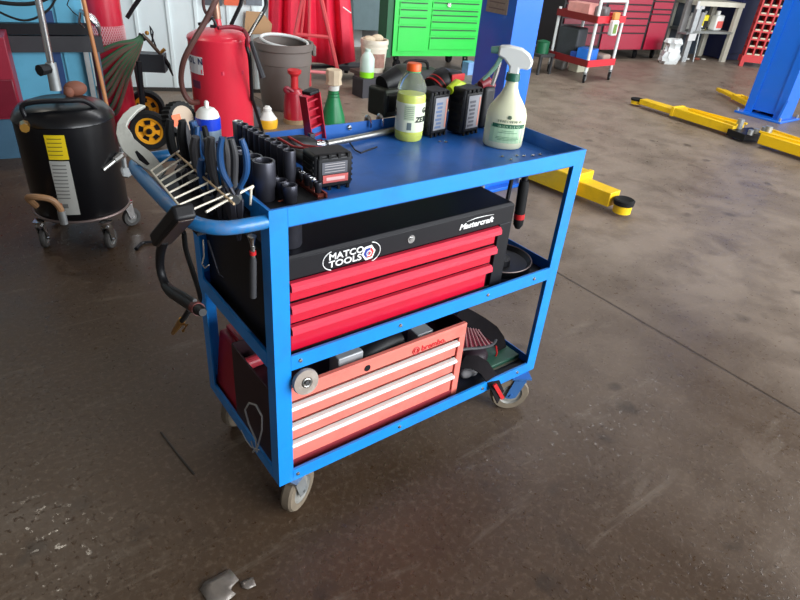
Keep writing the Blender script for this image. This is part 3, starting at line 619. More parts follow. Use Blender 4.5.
# ================================================================== LEFT END: PLIERS, RACK, HOOKS
PGR = mat('charcoal_grip', (48, 46, 48), .55, var=.3, scale=40)
def pliers(label, x, y, z, rz, lean, hl, spread, gm, gm2=None, jl=.06, rr=.0085):
    t_ = thing('pliers', label, 'pliers', (x, y, z - jl), rz, 'pliers hung at the left end')
    for s in (-1, 1):
        pts_ = [(s * -.004, 0, jl - .004), (s * .008, 0, jl + .022), (s * spread, 0, jl + hl * .45), (s * (spread + .002), 0, jl + hl * .75), (s * spread * .8, 0, jl + hl)]
        pts_ = [(p[0], p[1] + lean * (p[2] - jl), p[2]) for p in pts_]
        h = obj('handle', MB().tube(pts_[:3], [.006, .006, .005], 8, flat=.7), IMPACT, t_)
        obj('grip', MB().tube(pts_[1:], [rr * .8, rr, rr * 1.05, rr * .8], 10, flat=.8), gm if s < 0 or gm2 is None else gm2, h)
        obj('jaw', MB().slab([(s * .001, -.004, jl + .002), (s * .013, -.004, jl - .002), (s * .011, -.004, jl * .6), (s * .003, -.004, 0), (s * .0005, -.004, 0)], (0, .008, 0)), IMPACT, t_, bevel=.001)
    obj('pivot', MB().cyl((0, -.008, jl), (0, .008, jl), .009, n=14), STEEL, t_)
    return t_
a_ = math.atan2(-.59, .80)
pliers('open pliers with long blue grips, nearest to the cart corner', -.034, .062, .868, a_, -.02, .112, .021, BLUEGRIP, jl=.085, rr=.0075)
pliers('dark handled pliers right behind the nearest blue pair', -.030, .098, .856, a_, 0, .112, .010, PGR, DGREY)
pliers('bulky black-gripped pliers in the middle of the row', -.034, .135, .846, a_ + .15, .05, .112, .013, PGR, jl=.075, rr=.011)
pliers('short teal-blue handled cutters low between the black pairs', -.046, .172, .828, a_, 0, .08, .009, BLUEGRIP, rr=.009)
pliers('large rounded black pliers behind the teal cutters', -.036, .212, .838, a_ - .1, .02, .10, .014, PGR, rr=.012)
pliers('slim blue handled pliers standing left of the spray can', -.022, .248, .832, a_ + .3, .05, .115, .008, BLUEGRIP, BLACKR)
pliers('blue and black pliers standing tall left of the black ones', -.034, .288, .832, a_ + .1, 0, .118, .012, BLACKR, BLUEGRIP, rr=.011)
pliers('dark heavy pliers at the far end of the pliers row', -.040, .345, .835, a_ + .2, .1, .10, .014, BLACKR, DGREY, rr=.012)
# wire grid
A, B, C_, D4 = fl(151, 171, .866), fl(181, 208, .862), fl(176, 153, .875), fl(234, 204, .875)
WIRE = mat('pale_wire', (216, 208, 190), .4, .2, var=.1)
gr = thing('wire_rack', 'pale wire grid lying on the blue push handle in front of the pliers', 'wire rack', B)
obj('long_wire', MB().tube([A, B], .0022, 8), WIRE, gr, W=True); obj('long_wire', MB().tube([C_, D4], .0024, 8), mat('tan_wire', (190, 165, 130), .45, .3), gr, W=True)
for i in range(8):
    f = i / 7.5; p = A.lerp(B, min(1, f * 1.16)) if i < 7 else B; q = C_.lerp(D4, f * .92)
    if i == 7: p = B + (D4 - C_).normalized() * .022
    obj('cross_wire', MB().tube([p, q + (q - p).normalized() * .012], .0020, 6), WIRE, gr, W=True)
p = fl(206, 212, .866); q = fl(250, 187.5, .876); obj('cross_wire', MB().tube([p, q, q + (fl(251, 190, .872) - q), fl(250.5, 205, .852)], .0025, 8), WIRE, gr, W=True)
# big claw jaw
oc = [(145.3, 105.3), (139.7, 103.7), (131, 106.7), (122.8, 113.7), (117, 123), (115.8, 133.5), (118.7, 142.8), (122.8, 151), (131, 158.6), (140, 165), (152, 173), (160, 177), (166, 170), (157, 159), (151, 152), (141.5, 145), (133.3, 138), (131, 132.3), (126.3, 126), (129.2, 119.5), (138, 110)]
P0 = fl(140, 160, .858)
nrm = Vector((-.35, -.70, .62)).normalized()
def onpl(u, v, P_, n_):
    d_ = ray(u, v); return CAM + d_ * ((P_ - CAM).dot(n_) / d_.dot(n_))
P3 = [onpl(u, v, P0, nrm) for u, v in oc]
jw = thing('puller_jaw', 'large pale steel hooked jaw lying against the far end of the blue handle', 'hand tool', P0)
JM = mat('worn_pale_steel', (200, 200, 190), .5, .2, var=.15, scale=30, dirt=(110, 100, 88), dirt_amt=.5)
obj('hook_plate', MB().slab(P3, nrm * -.010), JM, jw, W=True, bevel=.0015)
sl = [onpl(u, v, P0, nrm) + nrm * .0006 for u, v in ((135, 152), (137, 150.5), (144, 157), (150, 164), (147, 165.5), (139, 160))]
obj('slot', MB().slab(sl, nrm * -.0012), BLACKM, jw, W=True)
# black inflator gun hung on the handle
def XP(u, v, x): return tx(u, v, x)
gx = -.150
A = XP(160, 239, gx); B = XP(184, 211, gx + .012)
ig = thing('inflator_gun', 'black air inflator gun hooked on the blue handle with a brass chuck below', 'air tool', XP(163, 250, gx))
ax = (B - A).normalized(); sd = Vector((1, 0, 0)); nn = ax.cross(sd).normalized()
Mb = Matrix(((ax.x, sd.x, nn.x, A.x), (ax.y, sd.y, nn.y, A.y), (ax.z, sd.z, nn.z, A.z), (0, 0, 0, 1)))
LB = (B - A).length
obj('head', MB().box(0, LB, -.018, .020, -.014, .014, Mb), BLACKP, ig, W=True, bevel=.006, seg=3)
obj('top_plate', MB().box(.008, LB - .006, -.013, .015, -.0165, -.0135, Mb), mat('worn_brown_black', (62, 50, 46), .3, var=.4, scale=40), ig, W=True, bevel=.001)
obj('neck', MB().tube([XP(164, 240, gx), XP(160.5, 252, gx), XP(160, 266, gx), XP(163, 279, gx), XP(168, 289, gx)], [.010, .009, .0085, .0085, .009], 12), BLACKP, ig, W=True)
obj('grip', MB().tube([XP(165, 285, gx), XP(172, 292, gx), XP(186, 301, gx), XP(198, 309, gx), XP(203, 312.5, gx)], [.009, .012, .0125, .011, .007], 12), BLACKP, ig, W=True)
obj('lever', MB().tube([XP(170, 287, gx), XP(184, 294, gx), XP(195, 301, gx)], .004, 8), DGREY, ig, W=True)
obj('red_collar', MB().tube([XP(195, 307, gx), XP(198.5, 309.4, gx)], .0122, 12), mat('dull_red', (110, 42, 36), .5), ig, W=True)
obj('hose_stub', MB().tube([XP(190, 309, gx), XP(186, 315, gx), XP(182, 321, gx)], .0055, 10), BLACKR, ig, W=True)
obj('brass_chuck', MB().tube([XP(182, 320, gx), XP(178, 326, gx), XP(173, 333, gx)], [.007, .0065, .0045], 10), BRASS, ig, W=True)
obj('brass_clip', MB().tube([XP(180, 324, gx), XP(187, 325, gx), XP(183, 331, gx)], .003, 8), BRASS, ig, W=True)
tag(obj('rubber_strap', MB().tube([XP(184, 232, -.112), XP(186, 250, -.108), XP(193, 272, -.09), XP(199, 292, -.07), XP(200, 300, -.05)], [.008, .010, .011, .010, .007], 8, flat=.5), BLACKR), 'wide black rubber strap hanging from the handle towards the back post', 'strap')
hg = thing('extension_bar', 'slim black bar with chrome top and red ring hanging beside the near blue post', 'hand tool', XP(252, 298, -.028))
obj('chrome_top', MB().tube([XP(252, 236, -.028), XP(252, 243, -.028), XP(253, 250, -.028)], [.0085, .005, .004], 12), CHROME, hg, W=True)
obj('shaft', MB().tube([XP(252.8, 246, -.028), XP(253, 258, -.028)], .0042, 10), STEEL, hg, W=True)
obj('red_ring', MB().tube([XP(252.8, 251, -.028), XP(252.9, 254.5, -.028)], .0062, 12), RED2, hg, W=True)
obj('grip', MB().tube([XP(253, 257, -.028), XP(253, 262, -.028), XP(253, 297, -.028)], [.0055, .0068, .0068], 12), DGREY, hg, W=True)
tag(obj('wire_hook', MB().tube([XP(203, 240, -.05), XP(204, 256, -.05), XP(202, 264, -.05), XP(205, 268, -.05), XP(209, 265, -.05)], .0016, 6), WIRE), 'thin pale wire hook hanging below the handle left of the pliers tips', 'hook')
tag(obj('pick_tool', MB().tube([XP(208, 240, -.04), XP(215, 262, -.04), XP(219, 274, -.04), XP(223, 277, -.04)], [.0022, .0022, .0016, .001], 6), IMPACT), 'thin dark pick with a bent tip hanging under the pliers', 'hand tool')
# ================================================================== MIDDLE SHELF
jr = ty(298, 240, .055)
ja = tag(obj('impact_socket', MB().lathe([(0, 0), (.024, 0), (.026, .004), (.026, .055), (.031, .062), (.031, .072), (.024, .072), (.022, .03), (0, .03)], (.078, .075, .7425), n=26), IMPACT), 'large black flanged socket standing on the black chest behind the near post', 'socket')
jd = thing('dished_plate', 'round black dished plate with a bright centre stud on the right of the middle shelf', 'plate', (.792, .135, .4862))
obj('dish', MB().lathe([(0, .006), (.05, .006), (.085, .010), (.094, .022), (.098, .022), (.094, .004), (.06, 0), (0, 0)], n=40), BLACKM, jd)
obj('rim_ring', MB().torus((0, 0, .0225), .096, .0018, n=48, m=6), mat('worn_rim', (120, 104, 100), .4, .5), jd)
obj('hub', MB().lathe([(.036, .006), (.034, .022), (.02, .026), (0, .026)], n=26), BLACKM, jd)
obj('stud', MB().tube([(0, 0, .022), (.004, .002, .05), (.003, .0, .056)], [.003, .003, .002], 8), CHROME, jd)
obj('washer', MB().torus((-.028, -.02, .018), .009, .003, (.2, .1, 1), 16, 6), STEEL, jd)
ft = thing('ratchet_handle', 'black rubber-gripped handle with a red ring hanging at the right end of the chest', 'hand tool', ty(517, 229, .08))
q0, q1 = ty(525, 176, .08), ty(517.5, 228, .08); dq = q1 - q0
obj('shaft', MB().tube([q0, q0 + dq * .25], .009, 12), BLACKM, ft, W=True)
obj('grip', MB().tube([q0 + dq * .08, q0 + dq * .2, q0 + dq * .7], [.012, .0145, .0145], 14), BLACKR, ft, W=True)
obj('red_ring', MB().tube([q0 + dq * .70, q0 + dq * .80], .0152, 14), RED2, ft, W=True)
obj('end_knob', MB().tube([q0 + dq * .80, q0 + dq * .92, q1], [.0145, .014, .007], 14), BLACKR, ft, W=True)
tag(obj('hook_rod', MB().tube([ty(512, 178, .09), ty(509, 192, .09), ty(506, 206, .09)], .0055, 8), BLACKM), 'thin black rod hanging left of the red-ringed handle', 'rod')
# ================================================================== BOTTOM SHELF
sg = thing('case', 'dark green flat case lying at the right end of the bottom shelf', 'case', (.815, .12, .1463))
obj('lid', MB().box(-.095, .07, -.065, .09, .006, .020), mat('dark_green_case', (38, 84, 66), .5, var=.2, scale=25), sg, bevel=.003)
obj('base', MB().box(-.093, .068, -.067, .088, 0, .0055), mat('case_edge', (110, 112, 96), .5), sg)
kp = thing('seat_pad', 'ribbed dark red and black pad leaning beside the salmon chest under black straps', 'pad', (.655, .13, .147))
PLUM = mat('dark_plum_plastic', (34, 20, 28), .5, spec=.3)
pc_ = ty(472, 356, .10)
obj('shell', MB().ball(pc_, .055, (1.0, .8, .62), 22), PLUM, kp, W=True)
obj('shell_edge', MB().tube([ty(452, 352, .05), ty(466, 349, .045), ty(480, 348, .05), ty(492, 345, .06), ty(496, 340, .08)], .0045, 8), DGREY, kp, W=True)
RF = [ty(463, 327, .15), ty(480, 330, .15), ty(494, 345, .11), ty(464, 348, .09)]
obj('ribbed_face', MB().slab(RF, (0, .012, -.012)), mat('dark_red_rubber', (104, 20, 38), .6, spec=.3), kp, W=True)
for k in range(7): obj('rib', MB().tube([RF[0].lerp(RF[1], .06 + k * .15) + Vector((0, -.004, .003)), RF[3].lerp(RF[2], .06 + k * .15) + Vector((0, -.004, .003))], .0026, 6), mat('rib_dull', (150, 104, 106), .5), kp, W=True)
def band(pts_, wv, th=.003):
    """a flat strap: pts_ its middle line, wv its half width vector"""
    mb = MB(); pts_ = [Vector(p) for p in pts_]; wv = Vector(wv)
    for i in range(len(pts_) - 1):
        pass
    rings = []
    for i, p in enumerate(pts_):
        t_ = (pts_[min(i + 1, len(pts_) - 1)] - pts_[max(i - 1, 0)]).normalized(); n_ = t_.cross(wv).normalized() * th
        rings.append([mb.bm.verts.new(x) for x in (p - wv, p + wv, p + wv + n_, p - wv + n_)])
    for A_, B_ in zip(rings, rings[1:]):
        for k in range(4): mb._f([A_[k], A_[(k + 1) % 4], B_[(k + 1) % 4], B_[k]])
    mb._f(rings[0]); mb._f(rings[-1][::-1]); return mb
STRAP = mat('charcoal_webbing', (26, 23, 25), .95, var=.25, scale=60, bump=.2, spec=.12)
st = thing('strap', 'wide black webbing strap arching over the ribbed pad with a red-stitched end', 'strap', (.7, .2, .15))
yy = .12
obj('webbing', band([ty(458, 312, yy + .07), ty(470, 318, yy + .05), ty(482, 325, yy + .03), ty(493, 333, yy), ty(500, 343, yy - .01), ty(502, 353, yy - .015), ty(499, 360, yy - .015)], (.016, .004, .018)), STRAP, st, W=True)
obj('red_stitching', MB().tube([ty(496, 346, yy - .03), ty(497, 353, yy - .032), ty(494, 360, yy - .03)], .003, 6), RED2, st, W=True)
st = thing('strap', 'black webbing strap with red end tab hanging over the bottom rail by the caster', 'strap', (.65, .02, .175))
obj('webbing', band([ty(462, 362, .07), ty(474, 362, .05), ty(484, 368, .03), ty(491, 378, .008), ty(496, 388, -.012), ty(500, 397, -.014)], (.022, .010, .008)), STRAP, st, W=True)
obj('end_tab', band([ty(494, 384, -.016), ty(498, 391, -.018), ty(502, 398, -.019)], (.006, .0, .002), .005), RED2, st, W=True)
q = fl(470, 383, .147)
tag(obj('rag', MB().ball((q.x + .012, .075, .165), .028, (1.0, .6, .75), 14).ball((q.x + .03, .07, .158), .018, (1, .7, .6), 12), mat('grey_rag', (160, 158, 160), .8)), 'small lump of grey rag wedged right of the salmon chest', 'rag')
def gb(u, v, x0, z, sx_, sy_, sz, rz, label, m):
    q = fl(u, v, z); M = Matrix.Translation(q) @ Matrix.Rotation(rz, 4, 'Z')
    return tag(obj('metal_block', MB().box(-sx_ / 2, sx_ / 2, -sy_ / 2, sy_ / 2, -sz, 0, M), m, bevel=.003), label, 'metal block', 'blocks lying in the salmon chest')
GB = mat('pale_grey_block', (165, 168, 170), .45, .3, var=.1)
q = ty(347, 351, .075); tag(obj('metal_block', MB().box(-.036, .036, -.02, .025, -.07, 0, Matrix.Translation(q)), GB, bevel=.003), 'pale grey block lying in the salmon chest near its left end', 'metal block', 'blocks lying in the salmon chest')
q = ty(421, 329, .08); tag(obj('metal_block', MB().box(-.026, .028, -.02, .025, -.07, 0, Matrix.Translation(q)), GB, bevel=.003), 'pale grey block lying in the salmon chest near its right end', 'metal block', 'blocks lying in the salmon chest')
q = fl(378, 343, .40)
tag(obj('air_hammer', MB().tube([(q.x - .07, q.y, .365), (q.x - .03, q.y, .375), (q.x + .03, q.y + .01, .378), (q.x + .08, q.y + .01, .375)], [.018, .026, .03, .022], 14), BLACKP), 'dark rounded tool body lying between two grey blocks in the salmon chest', 'hand tool')
q = ty(305, 381, -.01)
ad = thing('grinding_disc', 'round grey grinding disc hanging at the left front of the salmon chest', 'disc', (q.x, -.012, q.z - .031))
Mq = Matrix.Translation((0, 0, .031)) @ Matrix.Rotation(PI / 2 - .15, 4, 'X')
obj('disc', MB().lathe([(0, .004), (.012, .004), (.014, .007), (.030, .0055), (.0315, 0), (.030, -.006), (0, -.006)], n=36, M=Mq), mat('worn_disc', (150, 138, 128), .7, var=.25, scale=60, dirt=(190, 186, 180), dirt_amt=.6), ad)
obj('hub_ring', MB().torus(Mq @ Vector((0, 0, .0065)), .0095, .0022, (0, -1, .15), 20, 6), STEEL, ad); obj('arbor', MB().lathe([(0, .010), (.005, .009), (.0055, .004)], n=10, M=Mq), DGREY, ad)
rb = thing('tool_bag', 'red boxy tool bag behind the salmon chest at the left end of the bottom shelf', 'bag', (.09, .37, .1463))
obj('body', MB().hexa([(-.078, -.10, 0), (.12, -.10, 0), (.12, .055, 0), (-.078, .055, 0), (-.055, -.10, .20), (.12, -.10, .20), (.12, .04, .20), (-.06, .04, .20)]), mat('dark_red_bag', (150, 22, 40), .55, var=.15), rb, bevel=.008)
obj('flap', MB().box(-.04, .11, -.09, .035, .2, .212), mat('dark_red_bag', (150, 22, 40), .55), rb, bevel=.003)
q = fl(245, 352, .40)
tag(obj('tin_can', MB().cyl((max(q.x - .02, .016), q.y, .362), (q.x + .045, q.y + .004, .362), .016, n=20), mat('pale_red_tin', (214, 70, 84), .35)), 'small pinkish red can lying in the left end of the salmon chest', 'can')
WI = mat('silver_wire', (190, 190, 190), .4, .4)
def lp(px, x): return [XP(u, v, x) for u, v in px]
tag(obj('wire_loop', MB().tube(lp(((249, 403), (245, 410), (249, 424), (256, 440), (257, 452)), -.008), .0024, 6).tube(lp(((249, 403), (256, 405), (262, 416), (262, 430), (258, 446), (253, 452)), -.008), .0024, 6).tube(lp(((257, 452), (253, 447), (251, 441)), -.008), .0016, 6), WI), 'loop of silver wire hanging against the left end of the bottom shelf', 'wire')
tag(obj('cable_tie', MB().tube(lp(((241, 430), (246, 440), (251, 447), (259, 450)), -.012), .0013, 6), WI), 'thin silver wire stub curling beside the hanging wire loop', 'wire')
# ================================================================== ON THE FLOOR NEAR THE CART
tag(obj('bent_rod', MB().tube([fl(136, 249, .008), fl(142, 243, .008), fl(150, 242, .008), fl(160, 240, .008)], [.009, .007, .006, .006], 8), BLACKM), 'small bent black rod lying on the floor between the drum and the cart', 'rod')
tag(obj('metal_strip', MB().tube([fl(161, 432, .003), fl(176, 452, .003), fl(194, 474, .003)], .003, 6, flat=.6), mat('rusty_dark', (40, 32, 28), .6)), 'thin dark rod lying on the floor left of the cart', 'rod')
def scrap(name, px, label, zc, seed):
    mb = MB(); rd_ = random.Random(seed); c = Vector((0, 0, 0)); pts_ = [fl(u, v, .002) for u, v in px]
    for p in pts_: c += p
    c /= len(pts_); n_ = len(pts_)
    mids = [p.lerp(c, .5) + UZ * (zc * rd_.uniform(.3, 1)) for p in pts_]; out_ = [p + UZ * rd_.uniform(0, zc * .6) for p in pts_]
    vo = [mb.bm.verts.new(p) for p in out_]; vm = [mb.bm.verts.new(p) for p in mids]; vc = mb.bm.verts.new(c + UZ * zc * .5)
    for i in range(n_):
        j = (i + 1) % n_; mb._f([vo[i], vo[j], vm[j], vm[i]]); mb._f([vm[i], vm[j], vc])
    m_ = mat('crumpled_film', (122, 114, 107), .35, .25, var=.3, scale=60, bump=.3)
    o = obj(name, mb, m_); s_ = o.modifiers.new('thickness', 'SOLIDIFY'); s_.thickness = .0012; tag(o, label, 'wrapper', 'torn wrapper pieces'); return o
scrap('torn_wrapper', [(200, 590), (205, 583), (230, 569.5), (239, 581), (232, 587), (231, 591), (236, 595), (226, 603), (208, 603)], 'larger torn piece of grey wrapper lying on the floor at the bottom of the view', .008, 1)
scrap('torn_wrapper', [(240, 582), (253, 577), (256, 586), (248, 589.5), (242, 588)], 'smaller torn piece of grey wrapper touching the larger one on the floor', .005, 3)
# ================================================================== LEFT BACKGROUND
def vplane(P, front=0.0):
    """points of the photo laid on an upright plane that faces the camera's bearing through P"""
    n_ = Vector((CAM.x - P.x, CAM.y - P.y, 0)).normalized(); P = Vector(P)
    def f(u, v, dd=0.0):
        Q_ = P + n_ * (front - dd); d_ = ray(u, v); return CAM + d_ * ((Q_ - CAM).dot(n_) / d_.dot(n_))
    return f
# black waste oil drum
cA, cB, cC = fl(31, 253), fl(114, 251), fl(130, 226)
ctr = (cA + cB) / 2 + Vector((.10, .155, 0)); R_ = .19
dz = zat(ctr - Vector((0, R_, 0)), 128)
zb = .135
dr = thing('oil_drain_drum', 'black round oil drain drum on four casters with yellow and white labels', 'drum', (ctr.x, ctr.y, 0))
DRUM = mat('glossy_black_drum', (11, 12, 16), .32, var=.2, coat=.15, spec=.4)
obj('tank', MB().lathe([(0, zb), (R_ * .96, zb), (R_, zb + .012), (R_, dz - .004), (R_ + .004, dz), (R_ + .002, dz + .006), (R_ * .97, dz + .02), (R_ * .86, dz + .045), (R_ * .6, dz + .062), (0, dz + .068)], n=56), DRUM, dr)
obj('base_ring', MB().torus((0, 0, zb + .01), R_ + .002, .006, n=56, m=8), mat('worn_rim', (120, 104, 100), .4, .5), dr)
obj('base_frame', MB().box(-.15, .15, -.02, .02, zb - .02, zb, Matrix.Rotation(.75, 4, 'Z')).box(-.15, .15, -.02, .02, zb - .02, zb, Matrix.Rotation(-.9, 4, 'Z')), BLACKM, dr)
for c_, rz in ((cA, 1.2), (cB, .9), (cC, .3), (cA + cC - cB + Vector((.0, .06, 0)), .5)):
    v = c_ - ctr; c_ = ctr + v * min(1, .20 / v.length)
    caster(dr, c_.x, c_.y, zb - .004, .044, .022, rz, mat('caster_grey_hub', (120, 120, 118), .4, .5), mat('caster_dark_tread', (62, 60, 58), .6), CHROME)
def drum_patch(name, u0, v0, u1, v1, m, off=.0012, parent=dr, c_=ctr, R=R_):
    """patch on the drum's side between two bearings and two heights, measured from the photo"""
    def hit(u, v):
        d_ = ray(u, v); a = d_.x ** 2 + d_.y ** 2; e = CAM - c_; b_ = 2 * (e.x * d_.x + e.y * d_.y); k = e.x ** 2 + e.y ** 2 - R * R
        t_ = (-b_ - math.sqrt(max(0, b_ * b_ - 4 * a * k))) / (2 * a); p = CAM + d_ * t_; return math.atan2(p.y - c_.y, p.x - c_.x), p.z
    a0, z0 = hit(u0, v0); a1, z1 = hit(u1, v0); _, z2 = hit(u0, v1)
    mb = MB(); n = 8; vs = []
    for i in range(n + 1):
        a = a0 + (a1 - a0) * i / n
        vs.append([(math.cos(a) * (R + k), math.sin(a) * (R + k), zz) for k in (0, off) for zz in (z2, z0)])
    for A_, B_ in zip(vs, vs[1:]): mb.hexa([A_[0], B_[0], B_[2], A_[2], A_[1], B_[1], B_[3], A_[3]])
    return obj(name, mb, m, parent)
drum_patch('warning_label', 43.5, 135, 64, 159, mat('yellow_label', (236, 206, 20), .5, var=.03))
drum_patch('instruction_label', 49, 161, 69, 213, mat('paper_label', (176, 176, 170), .5, var=.04))
for k in range(5): drum_patch('print_line', 46.5 + .5 * k, 138.5 + 4 * k, 61 + .5 * k, 139.3 + 4 * k, mat('label_print', (120, 105, 30), .6), .002)
for k in range(10): drum_patch('print_line', 52 + .5 * k, 165 + 3.6 * k, 66 + .5 * k, 166 + 3.6 * k, mat('label_print_grey', (110, 110, 108), .6), .002)
drum_patch('print_mark', 58, 203, 62, 208, mat('orange_mark2', (210, 120, 90), .6), .002); drum_patch('print_mark', 62.5, 204, 68, 208, mat('label_print_grey', (110, 110, 108), .6), .002)
ph = MB().tube([(-.145, -.085, dz + .02), (-.15, -.08, dz + .07), (-.10, -.10, dz + .088), (0, -.125, dz + .09), (.06, -.12, dz + .085), (.105, -.11, dz + .05), (.118, -.105, dz + .01)], .010, 10)
obj('carry_handle', ph, BLACKM, dr)
q = ty(26, 127, ctr.y - R_ * .86)
obj('brass_port', MB().cyl((q.x - ctr.x, q.y - ctr.y + .03, q.z), (q.x - ctr.x - .008, q.y - ctr.y - .03, q.z + .004), .019, .017, 8), BRASS, dr)
q0 = atd(120, 159, dep(ctr) - .10); q1 = atd(102, 170, dep(ctr) - .19)
va = vplane(ctr, .10); q0 = va(120, 156)
obj('valve', MB().tube([va(124, 155, .1), q0, va(114, 161, -.03)], [.013, .016, .013], 8), STEEL, dr, W=True)
obj('valve_tip', MB().tube([va(114, 161, -.03), va(103, 170, -.06)], [.010, .009], 10), STEEL, dr, W=True)
v0 = Vector((ctr.x + R_ + .016, ctr.y, 0))
obj('sight_bracket', MB().tube([(R_ + .012, 0, dz - .26), (R_ + .014, 0, dz - .16)], .012, 10).tube([(R_ + .014, -.02, dz - .27), (R_ + .02, .02, dz - .29)], .022, 8), GALV, dr)
obj('drain_hose', MB().tube([(-.19, -.12, .36 - .14), (-.215, -.15, .27), (-.19, -.19, .285), (-.14, -.205, .27), (-.115, -.20, .22), (-.113, -.195, .16)], .013, 10), mat('tan_hose', (160, 120, 84), .5, var=.2), dr)
obj('hose_end', MB().cyl((-.114, -.198, .215), (-.113, -.195, .155), .0155), GALV, dr)
# chrome riser with collar and knob, standing in the drum's top
vr = vplane(ctr, .0); pb = vr(56, 90)
top = vr(37, -6); dq = (top - pb).normalized()
rs = thing('riser_tube', 'chrome funnel riser tube rising from the collar on top of the black drum', 'pipe', pb)
obj('tube', MB().cyl(pb + dq * .03, top, .0125), CHROME, rs, W=True)
obj('collar', MB().tube([pb - dq * .0, pb + dq * .105], [.022, .020], 16), GALV, rs, W=True)
obj('clamp_knob', MB().tube([pb + dq * .085 + Vector((-.012, -.01, 0)), pb + dq * .085 + Vector((-.05, -.035, 0))], [.019, .022], 8), BLACKP, rs, W=True)
# items on the drum's top
tag(obj('leather_glove', MB().ball((ctr.x + .075, ctr.y + .07, dz + .088), .036, (1.3, .8, .9), 14).ball((ctr.x + .045, ctr.y + .05, dz + .08), .022, (1, .8, 1), 10), mat('brown_leather', (120, 72, 54), .7, var=.3)), 'brown lump of leather lying on the drum behind the chrome riser', 'glove')
# wooden broomstick
b0 = fl(117, 152, .004); tp2 = vplane(b0, -.05)(83, -2)
tag(obj('broomstick', MB().tube([b0 + UZ * .0, b0.lerp(tp2, .5), tp2 + (tp2 - b0) * .12], .0115, 12), mat('worn_wood', (186, 124, 78), .5, var=.2, scale=20)), 'worn wooden broomstick leaning behind the black drum', 'stick')
# blue cabinet with black shelf frame
cb = fl(-70, 165); ce = fl(106, 118) 
CX = Vector((.985, -.17, 0)).normalized(); CN = Vector((CX.y, -CX.x, 0))
K0 = fl(60, 140)
def cw(s, n, z): p = K0 + CX * s + CN * n; return Vector((p.x, p.y, z))
def cbox(mb, s0, s1, n0, n1, z0, z1):
    return mb.hexa([cw(s0, n0, z0), cw(s1, n0, z0), cw(s1, n1, z0), cw(s0, n1, z0), cw(s0, n0, z1), cw(s1, n0, z1), cw(s1, n1, z1), cw(s0, n1, z1)])
def sz(u, v, n=0.0):
    """where the cabinet's front plane shows a photo point: distance along it and height"""
    P_ = K0 + CN * n; d_ = ray(u, v); p = CAM + d_ * ((P_ - CAM).dot(CN) / d_.dot(CN)); return (p - K0).dot(CX), p.z
cab = thing('parts_cabinet', 'sky-blue metal cabinet behind the black drum', 'cabinet', (K0.x, K0.y, 0))
SKY = mat('sky_blue_paint', (92, 166, 196), .4, var=.08, scale=5, dirt=(40, 100, 130), dirt_amt=.3)
sR = sz(102, 60)[0]; sL = sR - 1.25
obj('body', cbox(MB(), sL, sR - .06, -.5, -.02, .03, 1.6), SKY, cab, W=True)
obj('door_panel', cbox(MB(), sL + .05, sz(54, 70)[0], -.02, -.004, .12, 1.5), SKY, cab, W=True)
obj('door_panel', cbox(MB(), sz(67, 70)[0], sz(86, 70)[0], -.02, -.004, .12, 1.5), SKY, cab, W=True)
obj('dark_gap', cbox(MB(), sz(56, 70)[0], sz(64, 70)[0], -.019, -.008, .12, .75), mat('deep_blue', (24, 60, 110), .5), cab, W=True)
sh = thing('steel_shelving', 'black steel frame with two black rails standing in front of the sky-blue cabinet', 'shelf', cw(sR - .6, .15, 0))
_, za = sz(50, 23, .02); _, zb2 = sz(50, 34, .02); _, zc = sz(60, 36, .04); _, zd = sz(60, 52, .04)
obj('rail', cbox(MB(), sL, sz(88, 28, .02)[0], .0, .05, zb2, za), BLACKM, sh, W=True)
obj('rail', cbox(MB(), sL, sz(103, 44, .04)[0], .01, .05, zd, zc), mat('charcoal_metal', (44, 44, 48), .5, var=.3), sh, W=True)
for u in (89, 100): s0 = sz(u, 70, .03)[0]; obj('leg', cbox(MB(), s0 - .014, s0 + .014, .01, .045, 0, zd), GALV if u == 89 else mat('slate_leg', (86, 96, 112), .5), sh, W=True)
obj('leg', cbox(MB(), sL + .02, sL + .06, .01, .045, 0, zd), BLACKM, sh, W=True)
s0, z0 = sz(0, 37, .32); s1, z1 = sz(24, 118, .32)
mrc = thing('tool_cabinet', 'dark maroon metal cabinet at the left edge, standing left of the black drum', 'cabinet', cw(s0, .35, 0))
obj('body', cbox(MB(), s0 - .5, s1, .06, .33, z1, z0), mat('cabinet_maroon', (140, 22, 46), .45), mrc, W=True, bevel=.004)
obj('drawer_front', cbox(MB(), s0 - .48, s1 - .01, .33, .338, z1 + .01, (z0 + z1) / 2), MAROON, mrc, W=True, bevel=.003)
obj('stand', cbox(MB(), s0 - .45, s1 - .03, .10, .30, .0, z1), mat('grey_blue_stand', (60, 96, 120), .6, var=.2), mrc, W=True)
# black hoses hung over the blue panel
def cpt(u, v, n): 
    P_ = K0 + CN * n; d_ = ray(u, v); return CAM + d_ * ((P_ - CAM).dot(CN) / d_.dot(CN))
tag(obj('hose', MB().tube([cpt(-10, 1, .31), cpt(15, 4, .32), cpt(35, 3, .32), cpt(52, -4, .31)], .010, 8), BLACKR), 'thick black hose draped along the top of the sky-blue cabinet', 'hose')
tag(obj('hose', MB().tube([cpt(-8, 8, .31), cpt(8, 16, .32), cpt(24, 20.5, .33), cpt(38, 17, .33), cpt(50, 8, .32), cpt(57, -4, .31)], .006, 8), BLACKR), 'thin black cable hanging in a loop in front of the sky-blue cabinet', 'hose')
tag(obj('hook_wire', MB().tube([cpt(70, -4, .31), cpt(67, 5, .32), cpt(73, 12, .32), cpt(78, 16, .31)], .003, 6), BLACKM), 'thin black hooked wire hanging at the cabinet above the rails', 'wire')
ck = thing('work_lamp', 'crinkled chrome lamp reflector hanging at the right end of the black rails', 'lamp', cpt(92, 34, .08))
